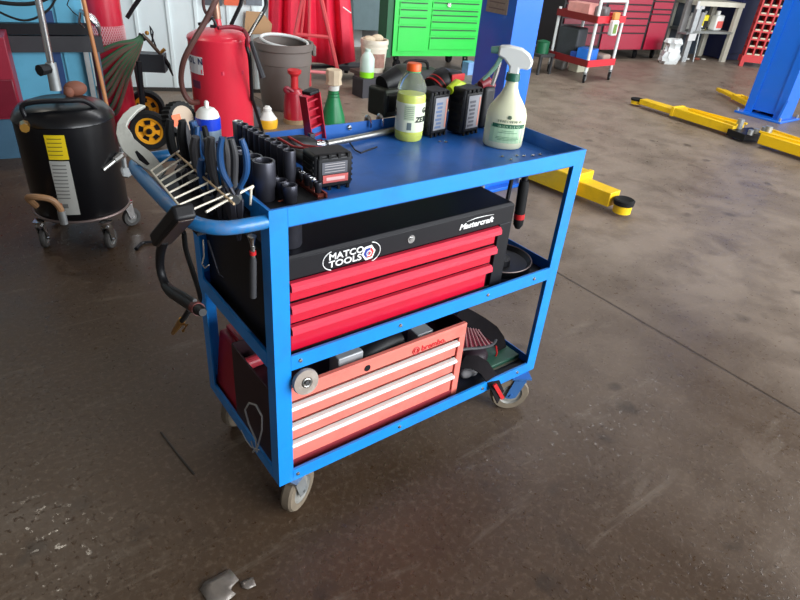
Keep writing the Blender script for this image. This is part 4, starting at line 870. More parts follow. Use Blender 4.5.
obj('reflector', MB().tube([cpt(80, 10, .06), cpt(86, 14, .08), cpt(92, 18, .09), cpt(98, 26, .08), cpt(100, 36, .06)], [.010, .026, .032, .024, .008], 12, flat=.6), mat('crinkled_chrome', (215, 218, 222), .2, 1.0, var=.4, scale=60, bump=1), ck, W=True)
obj('clamp', MB().tube([cpt(80, 12, .05), cpt(79, 22, .05), cpt(84, 28, .05)], .008, 8), CHROME, ck, W=True)
# red gas cylinder on a hand truck
G = fl(122, 128); dpt = dep(G)
cyl = thing('gas_cylinder', 'tall red gas cylinder with white netting behind the coiled welding hoses', 'gas cylinder', G)
rc = .108
obj('body', MB().lathe([(0, .02), (rc * .9, .02), (rc, .05), (rc, 1.35), (rc * .7, 1.5), (.03, 1.56), (0, 1.56)], n=36), mat('cylinder_red', (196, 30, 56), .35, coat=.3), cyl)
# hand truck wheels in yellow and black
ht = thing('cylinder_truck', 'black gas cylinder hand truck with yellow-rimmed wheels', 'hand truck', G + Vector((.08, -.05, 0)))
def big_wheel(c, r, ax, name='wheel'):
    ax = Vector(ax).normalized(); q = Vector((0, 0, 1)).rotation_difference(ax).to_matrix().to_4x4(); M = Matrix.Translation(c) @ q
    wv = obj(name, MB().lathe([(r * .7, -.03), (r * .93, -.034), (r, -.015), (r, .015), (r * .93, .034), (r * .7, .03)], M=M, n=40), BLACKR, ht, W=True)
    obj('rim', MB().lathe([(r * .72, -.02), (r * .72, .024), (r * .60, .022), (r * .52, .012), (r * .3, .012), (r * .3, .03), (r * .0, .032)], M=M, n=40), mat('yellow_rim', (232, 160, 30), .4, var=.1), wv, W=True)
    for k in range(5):
        a = 2 * PI * k / 5; mb = MB().prism([(r * .34 * math.cos(a - .35), r * .34 * math.sin(a - .35)), (r * .56 * math.cos(a - .3), r * .56 * math.sin(a - .3)), (r * .56 * math.cos(a + .3), r * .56 * math.sin(a + .3)), (r * .34 * math.cos(a + .35), r * .34 * math.sin(a + .35))], .006, M @ Matrix.Translation((0, 0, .0125)))
        obj('rim_opening', mb, BLACKM, wv, W=True)
    obj('hub_cap', MB().lathe([(0, .05), (r * .12, .05), (r * .16, .03)], M=M, n=16), BLACKM, wv, W=True)
rw = .118
q = fl(150, 156); c_ = Vector((q.x, q.y, rw)); axw = Vector((-.42, -.9, 0))
c1_ = atd(150, 130, 1); d_ = ray(150, 130); c_ = CAM + d_ * ((rw - CAM.z) / d_.z)
big_wheel(c_, rw, axw)
c2_ = c_ + Vector((.14, .52, 0)); big_wheel(c2_, rw, axw)
obj('axle', MB().cyl(c_, c2_, .012), BLACKM, ht, W=True)
u1 = atd(133, 60, dpt - .05); u1.z = u1.z
for s in (0, 1):
    base = c_.lerp(c2_, .25 + .5 * s) + Vector((-.03, 0, .02))
    obj('upright', MB().tube([base, Vector((base.x + .02, base.y, .5))], .016, 10), BLACKM, ht, W=True)
lo = G + Vector((.0, 0, .008)); obj('toe_plate', MB().box(-.16, .22, -.16, .16, .0, .012, Matrix.Translation(Vector((G.x, G.y, 0)))), BLACKM, ht, W=True)
ga = vplane(G, .135)
obj('frame_plate', MB().slab([ga(133, 58), ga(139, 56), ga(146, 100), ga(141, 102)], (0, .03, 0)), BLACKM, ht, W=True)
bx = ga(152, 62, .04)
obj('tool_box_tray', MB().box(-.085, .085, -.05, .05, -.055, .055, Matrix.Translation(bx) @ Matrix.Rotation(-.5, 4, 'Z')), mat('charcoal_tray', (58, 62, 68), .5), ht, W=True)
obj('handle', MB().tube([ga(127, 18, .1), ga(133, 8, .1), ga(140, -2, .1)], .013, 8), BLACKM, ht, W=True)
# netting band
mb = MB(); zn0, zn1 = zat(G, 42), zat(G, 24)
NETS = mat('white_net', (226, 180, 184), .7)
for s in (-1, 1):
    for k in range(24):
        a0 = -PI * .95 + k * .135; pts_ = [(math.cos(a0 + s * .09 * j * .7) * (rc + .002), math.sin(a0 + s * .09 * j * .7) * (rc + .002), zn0 + (zn1 - zn0) * j / 8) for j in range(9)]
        mb.tube(pts_, .0022, 4)
obj('netting', mb, NETS, cyl)
# coil of red and green hoses
HG = mat('hose_green', (66, 112, 78), .6, var=.2); HR = mat('hose_brown_red', (116, 88, 78), .6, var=.2)
coil = thing('welding_hose', 'coil of green and brown twin welding hoses slung over the red cylinder', 'hose', ga(120, 60))
top_ = (141, 33)
ends = [(101, 50), (103, 60), (104, 66), (106, 76), (108, 86), (110, 92), (113, 104), (118, 108)]
for i, (u, v) in enumerate(ends):
    for j, mm in ((0, HG), (1, HR)):
        o_ = 1.8 * j + (i % 2)
        obj('hose_strand', MB().tube([ga(u - 6, v + 4 + o_, .06), ga(u, v + o_), ga(u + (top_[0] - u) * .45, v + (top_[1] - v) * .42 + o_ * .8, -.05), ga(top_[0] - 6 + i * .7, top_[1] + 7 + i * .9 + o_, -.06), ga(top_[0] + i * .25, top_[1] + 2 + o_ * .4, -.04)], .0105, 7), mm, coil, W=True)
obj('hose_tie', MB().torus(ga(142, 37, -.05), .022, .006, (.9, .2, .5), 16, 6), BLACKM, coil, W=True)
tr = thing('welding_torch', 'brass and black cutting torch hanging over the white door beside the hose coil', 'torch', ga(158, 50, -.02))
obj('handle', MB().tube([ga(142, 34), ga(148, 40), ga(155, 48), ga(163, 57)], [.010, .011, .012, .010], 10), mat('dark_brass', (90, 74, 62), .4, .6), tr, W=True)
obj('tip', MB().tube([ga(163, 57), ga(168, 64), ga(170, 69), ga(173, 76)], [.013, .014, .009, .004], 10), BLACKM, tr, W=True)
obj('valve', MB().ball(ga(147, 33), .014, (1, 1, 1), 10), BRASS, tr, W=True); obj('valve', MB().tube([ga(160, 53), ga(165, 49)], [.008, .012], 8), BRASS, tr, W=True)
obj('lever', MB().tube([ga(152, 44), ga(153, 32), ga(150, 26), ga(151, 34), ga(156, 47)], .005, 6), BLACKM, tr, W=True)
# ================================================================== RED LUBRICANT DRUM AND CART
L = fl(227, 150); dL = dep(L); rl = 27.5 * dL / FPX
zt_ = zat(L - Vector((.5, .8, 0)).normalized() * rl, 42)
ld = thing('grease_drum', 'red lubricant drum with a white label and a brown hose behind the cart', 'drum', L)
LR = mat('drum_red', (222, 44, 66), .35, var=.05, coat=.3)
obj('drum', MB().lathe([(0, .02), (rl * .97, .02), (rl, .03), (rl, zt_ - .02), (rl * 1.02, zt_ - .01), (rl * 1.02, zt_), (rl * .96, zt_ + .012), (rl * .7, zt_ + .035), (rl * .3, zt_ + .05), (0, zt_ + .052)], n=56), LR, ld)
def lp_(name, *a, off=.0015): return drum_patch(name, *a, off=off, parent=ld, c_=L, R=rl)
lp_('badge_stripe', 191, 66.5, 201, 70, mat('badge_pink', (206, 40, 70), .5), off=.003)
cl = math.atan2(CAM.y - L.y, CAM.x - L.x)
def bear(u, v, c_, R):
    d_ = ray(u, v); a = d_.x ** 2 + d_.y ** 2; e = CAM - c_; b_ = 2 * (e.x * d_.x + e.y * d_.y); k = e.x ** 2 + e.y ** 2 - R * R
    t_ = (-b_ - math.sqrt(max(0, b_ * b_ - 4 * a * k))) / (2 * a); p = CAM + d_ * t_; return math.atan2(p.y - c_.y, p.x - c_.x), p.z
aR, zR = bear(202, 64, L, rl)
for i_, ch_ in enumerate('LINCOLN'): 
    aa = aR - (6 - i_ + .3) * .044 / rl; X = Vector((-math.sin(aa), math.cos(aa), 0))
    text('lettering', ch_, .048, mat('navy_print', (30, 50, 96), .5), ld, L + Vector((math.cos(aa) * (rl + .003), math.sin(aa) * (rl + .003), zR - .005)) - X * .015, X, UZ, ext=.0004, bold=.001)
mb = MB(); _, zt9 = bear(202, 57.5, L, rl); _, zb9 = bear(202, 75, L, rl); vs = []
for i_ in range(11):
    aa = aR + .02 - (.34 / rl) * i_ / 10; vs.append([(L.x + math.cos(aa) * (rl + k), L.y + math.sin(aa) * (rl + k), z) for k in (0, .0014) for z in (zb9, zt9)])
for A_, B_ in zip(vs, vs[1:]): mb.hexa([A_[0], B_[0], B_[2], A_[2], A_[1], B_[1], B_[3], A_[3]])
obj('badge', mb, mat('white_badge', (232, 232, 232), .4), ld, W=True)
lp_('lower_mark', 193, 79, 200, 86, mat('navy_mark', (110, 40, 70), .5))
obj('base_band', MB().lathe([(rl * 1.015, .0), (rl * 1.03, .0), (rl * 1.03, .05), (rl * 1.015, .05)], n=40), BLACKM, ld)
zc_ = zt_ + .05
obj('pump_tube', MB().cyl((0, 0, zc_ - .01), (0, 0, zc_ + .06), .028, .018), LR, ld); obj('pump_fitting', MB().tube([(0, 0, zc_ + .05), (-.005, 0, zc_ + .17), (-.006, 0, zc_ + .19)], [.024, .020, .012], 12), mat('dull_brass_fitting', (170, 130, 110), .4, .6), ld)
la = vplane(L, rl + .02)
obj('supply_hose', MB().tube([la(219, -6, .1), la(213, 6), la(205, 22, -.02), (la(193, 42, -.05)), la(184, 60, -.05), la(181, 78, -.02), la(184, 93), la(191, 102, .02), la(199, 102, .1)], .0155, 10), mat('brown_hose', (88, 54, 48), .5), ld, W=True)
obj('grease_gun', MB().tube([la(203, -4), la(204, 8), la(208, 15), la(214, 14)], .009, 8), mat('dark_brown', (80, 48, 46), .5), ld, W=True)
obj('gun_lever', MB().tube([la(198, 24), la(206, 23), la(212, 18), la(216, 26), la(210, 26)], .008, 8), BLACKM, ld, W=True)
obj('gun_body', MB().tube([la(218, 28, .0), la(232, 27, .05), la(243, 30, .08), la(248, 38, .0), la(247, 46)], [.010, .012, .012, .013, .008], 8), mat('dark_red_gun', (130, 26, 44), .45), ld, W=True)
tk = thing('drum_trolley', 'black tubular trolley handle standing behind the red lubricant drum', 'trolley', L + Vector((.28, .1, 0)))
obj('handle', MB().tube([la(231, 25, .15), la(240, 6, .15), la(244, -3, .15), la(262, -4, .15), la(266, 4, .12), la(262, 14, .1), la(247, 40, .02), la(250, 60, .0), la(252, 100, .1)], .011, 8), BLACKM, tk, W=True)
obj('chrome_strip', MB().tube([la(262, 12, .09), la(249, 36, .01)], .007, 6), CHROME, tk, W=True)
obj('side_arm', MB().tube([la(251, 42, .02), la(257, 60, -.05), la(263, 78, -.08)], [.012, .014, .018], 8), mat('charcoal_arm', (52, 52, 56), .5), tk, W=True)
obj('foot', MB().box(-.02, .02, -.1, .1, 0, .03, Matrix.Translation((L.x + .31, L.y + .1, 0))).tube([(L.x + .31, L.y + .1, .02), la(252, 98, .1)], .011, 8), BLACKM, tk, W=True)
# trash can
T = fl(285, 106); dT = dep(T); rt = 27 * dT / FPX
zt_ = zat(T, 41)
tcn = thing('trash_can', 'grey round plastic trash can behind the cart, right of the red drum', 'trash can', T)
CANM = mat('warm_grey_plastic', (118, 108, 102), .6, var=.1, scale=6)
obj('body', MB().lathe([(0, .0), (rt * .80, .0), (rt * .83, .03), (rt * .95, zt_ * .68), (rt * .975, zt_ * .69), (rt * .98, zt_ * .88), (rt * 1.03, zt_ * .9), (rt * 1.04, zt_), (rt * .97, zt_), (rt * .92, zt_ * .7), (rt * .78, .04), (0, .04)], n=48), CANM, tcn)
obj('handle', MB().box(rt * .98, rt * 1.12, -.05, .05, zt_ * .80, zt_ * .96, Matrix.Rotation(-.35, 4, 'Z')), CANM, tcn, bevel=.01)
tag(obj('bucket_ring', MB().torus((T.x + .01, T.y, zt_ * 1.0), rt * .82, .012, (.05, -.12, 1), 40, 6), WHITE), 'pale metal ring lying inside the mouth of the grey trash can', 'ring')
tag(obj('trash_bag_fill', MB().lathe([(0, zt_ * .86), (rt * .6, zt_ * .88), (rt * .9, zt_ * .84)], (T.x, T.y, 0), n=24), mat('dark_rubbish', (60, 58, 58), .8, var=.5, scale=30)), 'dark rubbish filling the grey trash can', 'rubbish')
# cardboard and posters on the wall
def dpt_(u, v, n=0.0):
    P_ = dw(0, n); d_ = ray(u, v); return CAM + d_ * ((P_ - CAM).dot(DN) / d_.dot(DN))
tag(obj('cardboard_sheet', MB().slab([dpt_(u, v, .03) for u, v in ((246, 11), (262, 12), (272, 24), (271, 34), (244, 34))], DN * .006), TAN), 'tan cardboard sheet with a cut corner against the white wall behind the trash can', 'cardboard')
for k, (u0, u1, mm, lb) in enumerate(((204, 222, mat('grey_poster', (80, 84, 90), .6, var=.5, scale=30), 'grey printed poster high on the white wall, left of the orange one'), (224, 242, mat('orange_poster', (232, 104, 70), .6, var=.2, scale=40), 'orange-red poster on the white wall above the red drum'), (246, 262, mat('grey_poster2', (120, 126, 134), .6, var=.5, scale=30), 'small grey poster on the white wall above the trolley handle'))):
    a, b_, c, d_ = dpt_(u0, -8, .02), dpt_(u1, -8, .02), dpt_(u1, 6, .02), dpt_(u0, 5, .02)
    tag(obj('poster', MB().slab([a, b_, c, d_], DN * .003), mm), lb, 'poster', 'posters on the white wall')
# ================================================================== MIDDLE BACKGROUND
# red curtain welding screen on a black rolling frame
Sx0, Sx1 = fl(268, 82), fl(358, 82)
Sb = fl(315, 80); Sd = dep(Sb)
sa = vplane(Sb)
scn = thing('welding_screen', 'red welding curtain hung on a black rolling frame behind the trash can', 'screen', Sb)
bot = [(268, 34), (275, 50), (283, 58), (297, 61), (309, 62), (322, 63), (334, 66), (346, 63), (357, 61)]
topx = [270, 278, 287, 297, 306, 316, 326, 336, 345]
RC = mat('red_curtain', (224, 34, 66), .55, var=.12)
mb = MB(); cols = []
for i in range(8):
    for j in range(6):
        f = j / 6; k = i + f
        bu = bot[i][0] + (bot[i + 1][0] - bot[i][0]) * f; bv = bot[i][1] + (bot[i + 1][1] - bot[i][1]) * f; tu = topx[i] + (topx[i + 1] - topx[i]) * f
        w_ = math.sin(k * 4.2) * .05 + math.sin(k * 7.1 + 1) * .025
        cols.append([sa(tu + (bu - tu) * g_, -80 + (bv + 80) * g_, w_ * (.4 + g_ * .6)) for g_ in (0, .3, .6, .85, 1)])
vv = [[mb.bm.verts.new(p) for p in c] for c in cols]
for a, b_ in zip(vv, vv[1:]):
    for k in range(4): mb._f([a[k], b_[k], b_[k + 1], a[k + 1]])
cu = obj('curtain', mb, RC, scn, W=True); s_ = cu.modifiers.new('thickness', 'SOLIDIFY'); s_.thickness = .004
pz = fl(346, 78); obj('pole', MB().cyl((pz.x, pz.y, .05), (pz.x, pz.y, 2.0), .022), BLACKM, scn, W=True)
obj('white_tie', MB().tube([sa(343, 7, -.1), sa(351, 13, -.1)], .006, 6), WHITE, scn, W=True)
obj('base', MB().box(-.12, .30, -.10, .10, .09, .13, Matrix.Translation((pz.x, pz.y, 0)) @ Matrix.Rotation(-.3, 4, 'Z')), mat('dark_base', (50, 48, 54), .6, var=.2), scn, W=True)
obj('base', MB().box(-1.0, -.1, -.03, .03, .10, .13, Matrix.Translation((pz.x, pz.y, 0)) @ Matrix.Rotation(-.15, 4, 'Z')), BLACKM, scn, W=True)
qc = fl(370, 90); 
for x_, y_ in ((qc.x - .02, qc.y), (pz.x - .06, pz.y + .06), (pz.x - .92, pz.y + .14)): caster(scn, x_, y_, .09, .035, .02, .4, GALV, BLACKR, GALV)
# pinkish red folding frame (stool)
fr = thing('folding_trestle', 'faded pink-red steel folding trestle standing in front of the red curtain', 'trestle', fl(318, 90))
FRM = mat('faded_pink_red', (214, 78, 84), .5, var=.12, scale=20)
F0 = fl(309, 88); Fd = dep(F0)
fa_ = vplane(F0)
for pt_, rr_ in ((((311, -40), (295, 35)), .018), (((310, -40), (322, 2), (330, 37), (338, 72)), .018), (((310, -40), (309, 40), (310, 86)), .013), (((308, -34), (301, 36)), .012)):
    obj('leg', MB().tube([fa_(u, v) for u, v in pt_], rr_, 6), FRM, fr, W=True)
obj('cross_bar', MB().tube([fa_(293, 34), fa_(329, 37)], .016, 6), FRM, fr, W=True)
obj('cross_bar', MB().tube([fa_(302, 71, -.02), fa_(332, 73, -.02)], .014, 6), mat('pale_pink_bar', (224, 130, 134), .5), fr, W=True)
# bottle jack
J = fl(295, 122); jd_ = dep(J)
def jz(v): return zat(J, v)
k_ = jd_ / FPX
jk = thing('bottle_jack', 'red bottle jack with a flared saddle standing behind the cart near the trash can', 'jack', J)
obj('base', MB().lathe([(0, 0), (11.5 * k_, 0), (11.5 * k_, jz(118)), (9 * k_, jz(117)), (0, jz(117))], n=28), mat('tan_grimy', (150, 124, 92), .7, var=.3, scale=40), jk)
obj('body', MB().lathe([(0, jz(118)), (11 * k_, jz(118)), (11 * k_, jz(113)), (10.5 * k_, jz(100)), (9.5 * k_, jz(92)), (6 * k_, jz(88.5)), (0, jz(88))], n=28), CHR, jk)
obj('ram', MB().lathe([(0, jz(90)), (3.6 * k_, jz(89)), (3.6 * k_, jz(76)), (6.5 * k_, jz(73)), (6.8 * k_, jz(70)), (5.8 * k_, jz(69.5)), (0, jz(71))], n=24), mat('jack_red', (204, 44, 50), .4), jk)
obj('pump_arm', MB().tube([(-9 * k_, 0, jz(92)), (-12 * k_, -.02, jz(88)), (-10 * k_, -.03, jz(86)), (-2 * k_, -.04, jz(92))], .012, 8), mat('dark_red_gun', (130, 26, 44), .45), jk)
# green funnel with a rag-wrapped cup
Fn = fl(333, 122); k_ = dep(Fn) / FPX
def nz_(v): return zat(Fn, v)
fn = thing('funnel', 'green plastic funnel standing upside down on the floor behind the cart', 'funnel', Fn)
obj('cone', MB().lathe([(11.5 * k_, 0), (12 * k_, .0), (11.3 * k_, nz_(116)), (6.2 * k_, nz_(98)), (5 * k_, nz_(92)), (5 * k_, nz_(90)), (4.6 * k_, nz_(90)), (5.5 * k_, nz_(98)), (10.5 * k_, nz_(116))], n=36), mat('green_funnel', (20, 128, 74), .35), fn)
for v in (99, 96, 93): obj('thread_ring', MB().torus((0, 0, nz_(v)), (5.9 - (99 - v) * .1) * k_, .004, n=24, m=6), mat('green_funnel_dark', (14, 100, 60), .4), fn)
cp = thing('cup', 'crumpled off-white cup stuck on top of the green funnel', 'cup', (Fn.x, Fn.y, nz_(90)))
z9, z8 = 0, nz_(69.5) - nz_(90)
obj('inner_cup', MB().lathe([(0, z9), (5.3 * k_, z9), (6 * k_, z8 * .35), (0, z8 * .35)], n=20), mat('white_cup', (220, 222, 216), .5), cp)
pc = [(a * 2 * PI / 14, 7.6 + 1.1 * math.sin(a * 2.3)) for a in range(14)]
obj('rag_wrap', MB().lathe([(6.2 * k_, z8 * .25), (8.2 * k_, z8 * .3), (7.2 * k_, z8 * .55), (8.2 * k_, z8 * .8), (7.4 * k_, z8 * 1.0), (5 * k_, z8 * .98), (0, z8 * .9)], n=9), mat('beige_rag', (206, 188, 160), .8, var=.1, bump=.3), cp)
# small bottle and black block on the floor behind the sockets
Yb = fl(268, 127); k_ = dep(Yb) / FPX
yb = thing('squeeze_bottle', 'small yellow and white squeeze bottle on the floor between the drum and the jack', 'bottle', Yb)
H = zat(Yb, 106)
obj('body', MB().lathe([(0, 0), (9 * k_, 0), (10 * k_, H * .3), (9.4 * k_, H * .42)], n=24), mat('yellow_plastic', (240, 182, 40), .4), yb)
obj('shoulder', MB().lathe([(9.4 * k_, H * .41), (8 * k_, H * .5), (4.4 * k_, H * .75), (0, H * .76)], n=24), WHITEP, yb)
obj('cap', MB().lathe([(4.2 * k_, H * .72), (4.2 * k_, H * .9), (3 * k_, H * .95), (2.4 * k_, H), (0, H)], n=20), WHITEP, yb)
q = fl(252, 127); tag(obj('rubber_block', MB().box(-.05, .055, -.05, .05, 0, .15, Matrix.Translation(q)), GREYRUB, bevel=.015), 'dark grey rubber block on the floor at the foot of the red drum', 'block')
# white bucket and green-liquid jug on a dark stand
Bk = fl(372, 92); 
zs = .0
Bp = fl(372, 92); kb = dep(Bp) / FPX * 1.0; z0 = zat(Bp, 71)
stn = tag(obj('stool', MB().box(-.15, .14, -.12, .16, z0 - .03, z0, Matrix.Translation((Bp.x, Bp.y, 0))).box(-.12, .11, -.09, .13, 0, z0 - .03, Matrix.Translation((Bp.x, Bp.y, 0))), mat('grey_brown_box', (96, 86, 82), .7, var=.2)), 'grey-brown box under the white bucket and the jug', 'box')
bk = thing('bucket', 'grimy white plastic bucket with a brown-stained label, left of the green tool chest', 'bucket', (Bp.x, Bp.y, z0 + .0005))
h_ = zat(Bp, 39) - z0
BW = mat('grimy_white_plastic', (224, 214, 196), .5, var=.08, dirt=(150, 110, 84), dirt_amt=.6)
obj('pail', MB().lathe([(0, 0), (10.5 * kb, 0), (12.4 * kb, h_ * .72), (13.2 * kb, h_ * .73), (13.2 * kb, h_ * .77), (12.8 * kb, h_ * .78), (13.0 * kb, h_ * .86), (13.6 * kb, h_ * .87), (13.6 * kb, h_ * .93), (13.2 * kb, h_), (12.2 * kb, h_), (11.8 * kb, h_ * .8), (0, h_ * .78)], n=40), BW, bk)
cbk = math.atan2(CAM.y - Bp.y, CAM.x - Bp.x)
onc(bk, 'label_patch', cbk + .35, h_ * .18, .12, h_ * .42, mat('brown_label', (150, 110, 96), .6, var=.5, scale=30), 12.0 * kb, .012)
obj('contents', MB().ball((-.06, 0, h_), .05, (1.2, 1, .6), 10).ball((.05, .03, h_), .05, (1.2, 1, .7), 10), mat('beige_rag', (206, 188, 160), .8), bk)
Jp = fl(364, 94); kj = dep(Jp) / FPX
jg = thing('jug', 'translucent jug with bright green liquid standing left of the white bucket', 'jug', (Jp.x - .02, Jp.y - .06, 0)); zj = zat(Jp - Vector((.02, .06, 0)), 77); h_ = zat(Jp, 49) - zj; 
obj('crate', MB().box(-.09, .09, -.08, .09, 0, zj), mat('dark_base', (50, 48, 54), .6), jg)
obj('liquid', MB().lathe([(0, zj + .001), (6.8 * kj, zj + .001), (7 * kj, zj + h_ * .22), (0, zj + h_ * .22)], n=24), mat('green_liquid', (150, 236, 40), .3), jg)
obj('jug_body', MB().lathe([(7 * kj, zj + h_ * .22), (7 * kj, zj + h_ * .7), (5 * kj, zj + h_ * .85), (2.6 * kj, zj + h_ * .95), (2.6 * kj, zj + h_ * 1.05), (0, zj + h_ * 1.05)], n=24), mat('milky_plastic', (196, 218, 206), .4), jg)
# grey wall box
def bw_pt(u, v, off=0.0):
    n_ = Vector((-1.9, -12.4, 0)).normalized(); P_ = Vector((1.6, 6.3, 0)) + n_ * off; d_ = ray(u, v); return CAM + d_ * ((P_ - CAM).dot(n_) / d_.dot(n_))
eb = tag(obj('electrical_box', MB().slab([bw_pt(u, v, .12) for u, v in ((353, -12), (383, -10), (381.5, 31), (354, 30))], (.0, .10, 0)), mat('grey_steel_box', (150, 176, 182), .45, .2), bevel=.004), 'pale grey steel box on the back wall above the white bucket', 'electrical box')
struct('trim_2', MB().slab([bw_pt(u, v, .02) for u, v in ((354, 30), (362, 30), (362, 60), (354, 60))], (0, .015, 0)), WALLM)
# green tool chest
Gp = fl(437, 72); Gp = fl(392, 78); 
gd0 = 6.15
n_ = Vector((-.22, -.97, 0)).normalized(); t_ = Vector((-n_.y, n_.x, 0))
q = ray(392, 56); P0 = CAM + q * ((.16 - CAM.z) / q.z)
def gpt(u, v, off=0.0):
    P_ = P0 + n_ * off; d_ = ray(u, v); return CAM + d_ * ((P_ - CAM).dot(n_) / d_.dot(n_))
GW = (gpt(475, 56) - P0).dot(t_)
gc = thing('tool_chest', 'bright green roller tool chest with many drawers behind the batteries', 'tool chest', (P0.x + t_.x * GW / 2, P0.y + t_.y * GW / 2, 0))
def gbox(s0, s1, d0, d1, z0, z1, mb=None):
    mb = mb or MB(); c = [P0 + t_ * s0 + n_ * d0, P0 + t_ * s1 + n_ * d0, P0 + t_ * s1 + n_ * d1, P0 + t_ * s0 + n_ * d1]
    return mb.hexa([(p.x, p.y, z0) for p in c] + [(p.x, p.y, z1) for p in c])
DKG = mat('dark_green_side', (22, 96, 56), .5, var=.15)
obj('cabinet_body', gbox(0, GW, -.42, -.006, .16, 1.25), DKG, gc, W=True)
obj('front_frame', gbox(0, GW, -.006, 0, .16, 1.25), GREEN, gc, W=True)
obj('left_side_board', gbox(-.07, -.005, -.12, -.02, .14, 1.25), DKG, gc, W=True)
sm = (gpt(424, 52) - P0).dot(t_); sm2 = (gpt(428, 52) - P0).dot(t_)
def gz(u, v): return gpt(u, v).z
DKS = mat('dark_slot', (18, 60, 36), .5)
vl = [52, 25, 16, 8, 1, -6]; vr = [50, 36.5, 28.5, 20.5, 14, 9, 1.5, -6]
for lst, s0, s1, ub in ((vl, .05, sm, 410), (vr, sm2, GW - .03, 450)):
    for a_1, b_1 in zip(lst, lst[1:]):
        za_, zb_ = gz(ub, a_1), gz(ub, b_1)
        d = obj('drawer', gbox(s0, s1, 0, .012, za_ + .008, zb_ - .008), GREEN, gc, W=True, bevel=.002)
        obj('drawer_pull', gbox(s0 + .01, s1 - .01, .012, .016, zb_ - .022, zb_ - .011), DKS, d, W=True)
lkp = gpt(449, 5, .016); obj('lock', MB().cyl(lkp, lkp + n_ * .012, .022), CHROME, gc, W=True)
for s0 in (.08, GW - .08):
    for dd in (-.08, -.48):
        c = P0 + t_ * s0 + n_ * dd; caster(gc, c.x, c.y, .16, .055, .035, .3, BLACKM, BLACKR, BLACKM)
q = gpt(468, 66, .2); q = fl(468, 74)
tag(obj('box', MB().box(-.055, .055, -.05, .05, 0, .13, Matrix.Translation(q)), mat('blue_white_box', (120, 160, 226), .5, var=.6, scale=14)), 'small blue and white box under the green tool chest beside the blue column', 'box')
tb = thing('tool_bag', 'dark bulky tool bag standing on the floor in front of the green chest', 'bag', fl(412, 96))
obj('bag_body', MB().box(-.26, .25, -.10, .14, .0, .24, Matrix.Rotation(-.25, 4, 'Z')), mat('dark_bag_cloth', (46, 48, 48), .8, var=.3), tb, bevel=.05, seg=4)
obj('carry_strap', MB().tube([(-.16, -.02, .23), (-.12, -.03, .31), (.08, -.05, .31), (.12, -.05, .23)], .014, 8), BLACKR, tb)
# ================================================================== LIFT COLUMNS
LB1 = mat('lift_blue', (10, 104, 214), .35, var=.06, scale=5, coat=.3, dirt=(60, 110, 150), dirt_amt=.2)
Q = fl(487, 190)
def column(Q, wx, wy, label, plaque):
    t_ = thing('lift_post', label, 'vehicle lift', (Q.x + wx / 2, Q.y + wy / 2, 0))
    mb = MB(); x0, x1, y0, y1 = Q.x, Q.x + wx, Q.y, Q.y + wy
    # C-shaped channel, its open side to the bay
    mb.box(x0, x1, y0, y0 + .012, .02, 3.2); mb.box(x0, x1, y1 - .012, y1, .02, 3.2); mb.box(x1 - .012, x1, y0 + .012, y1 - .012, .02, 3.2) if plaque else mb.box(x1 - .012, x1, y0 + .012, y1 - .012, .02, 3.2)
    if plaque: mb.box(x0, x0 + .010, y0 + .012, y1 - .012, .02, 3.2)
    if not plaque: mb.box(x0, x0 + .012, y0 + .012, y0 + .075, .02, 3.2); mb.box(x0, x0 + .012, y1 - .075, y1 - .012, .02, 3.2)
    obj('channel', mb, LB1, t_, W=True)
    obj('carriage', MB().box(x0 + .013, x1 - .02, y0 + .014, y1 - .014, .05, 3.1), LB1, t_, W=True)
    obj('base_plate', MB().box(x0 - .09, x1 + .07, y0 - .05, y1 + .05, 0, .02), LB1, t_, W=True, bevel=.003)
    for (bx_, by_) in ((x0 - .07, y0 - .03), (x0 - .07, y1 + .03), (x1 + .04, y0 - .03)): obj('anchor_bolt', MB().cyl((bx_, by_, .02), (bx_, by_, .05), .012, n=8), GALV, t_, W=True)
    g = MB(); 
    g.hexa([(x0 - .05, y0 - .01, .02), (x0, y0 - .01, .02), (x0, y0 + .01, .02), (x0 - .05, y0 + .01, .02), (x0 - .002, y0 - .01, .2), (x0, y0 - .01, .2), (x0, y0 + .01, .2), (x0 - .002, y0 + .01, .2)])
    obj('gusset', g, LB1, t_, W=True)
    return t_
ca1 = column(Q, .20, .26, 'blue steel lift post standing close behind the cart right of the green chest', True)
zp0, zp1 = tx(500, 14, Q.x).z, tx(500, -6, Q.x).z; yp0, yp1 = tx(516, 8, Q.x).y, tx(489, 8, Q.x).y
obj('notice_plate', MB().box(Q.x - .003, Q.x, Q.y + .06, Q.y + .22, zp0, zp1 + .1), mat('aged_plate', (150, 138, 124), .5, .3, var=.3, scale=60), ca1, W=True)
for k in range(5): obj('print_line', MB().box(Q.x - .0036, Q.x - .003, Q.y + .08, Q.y + .20, zp0 + .02 + .03 * k, zp0 + .026 + .03 * k), mat('plate_print', (110, 92, 86), .6), ca1, W=True)
Q2 = fl(779, 122)
ca2 = column(Q2, .25, .36, 'blue steel lift post at the right edge with yellow arms at its foot', False)
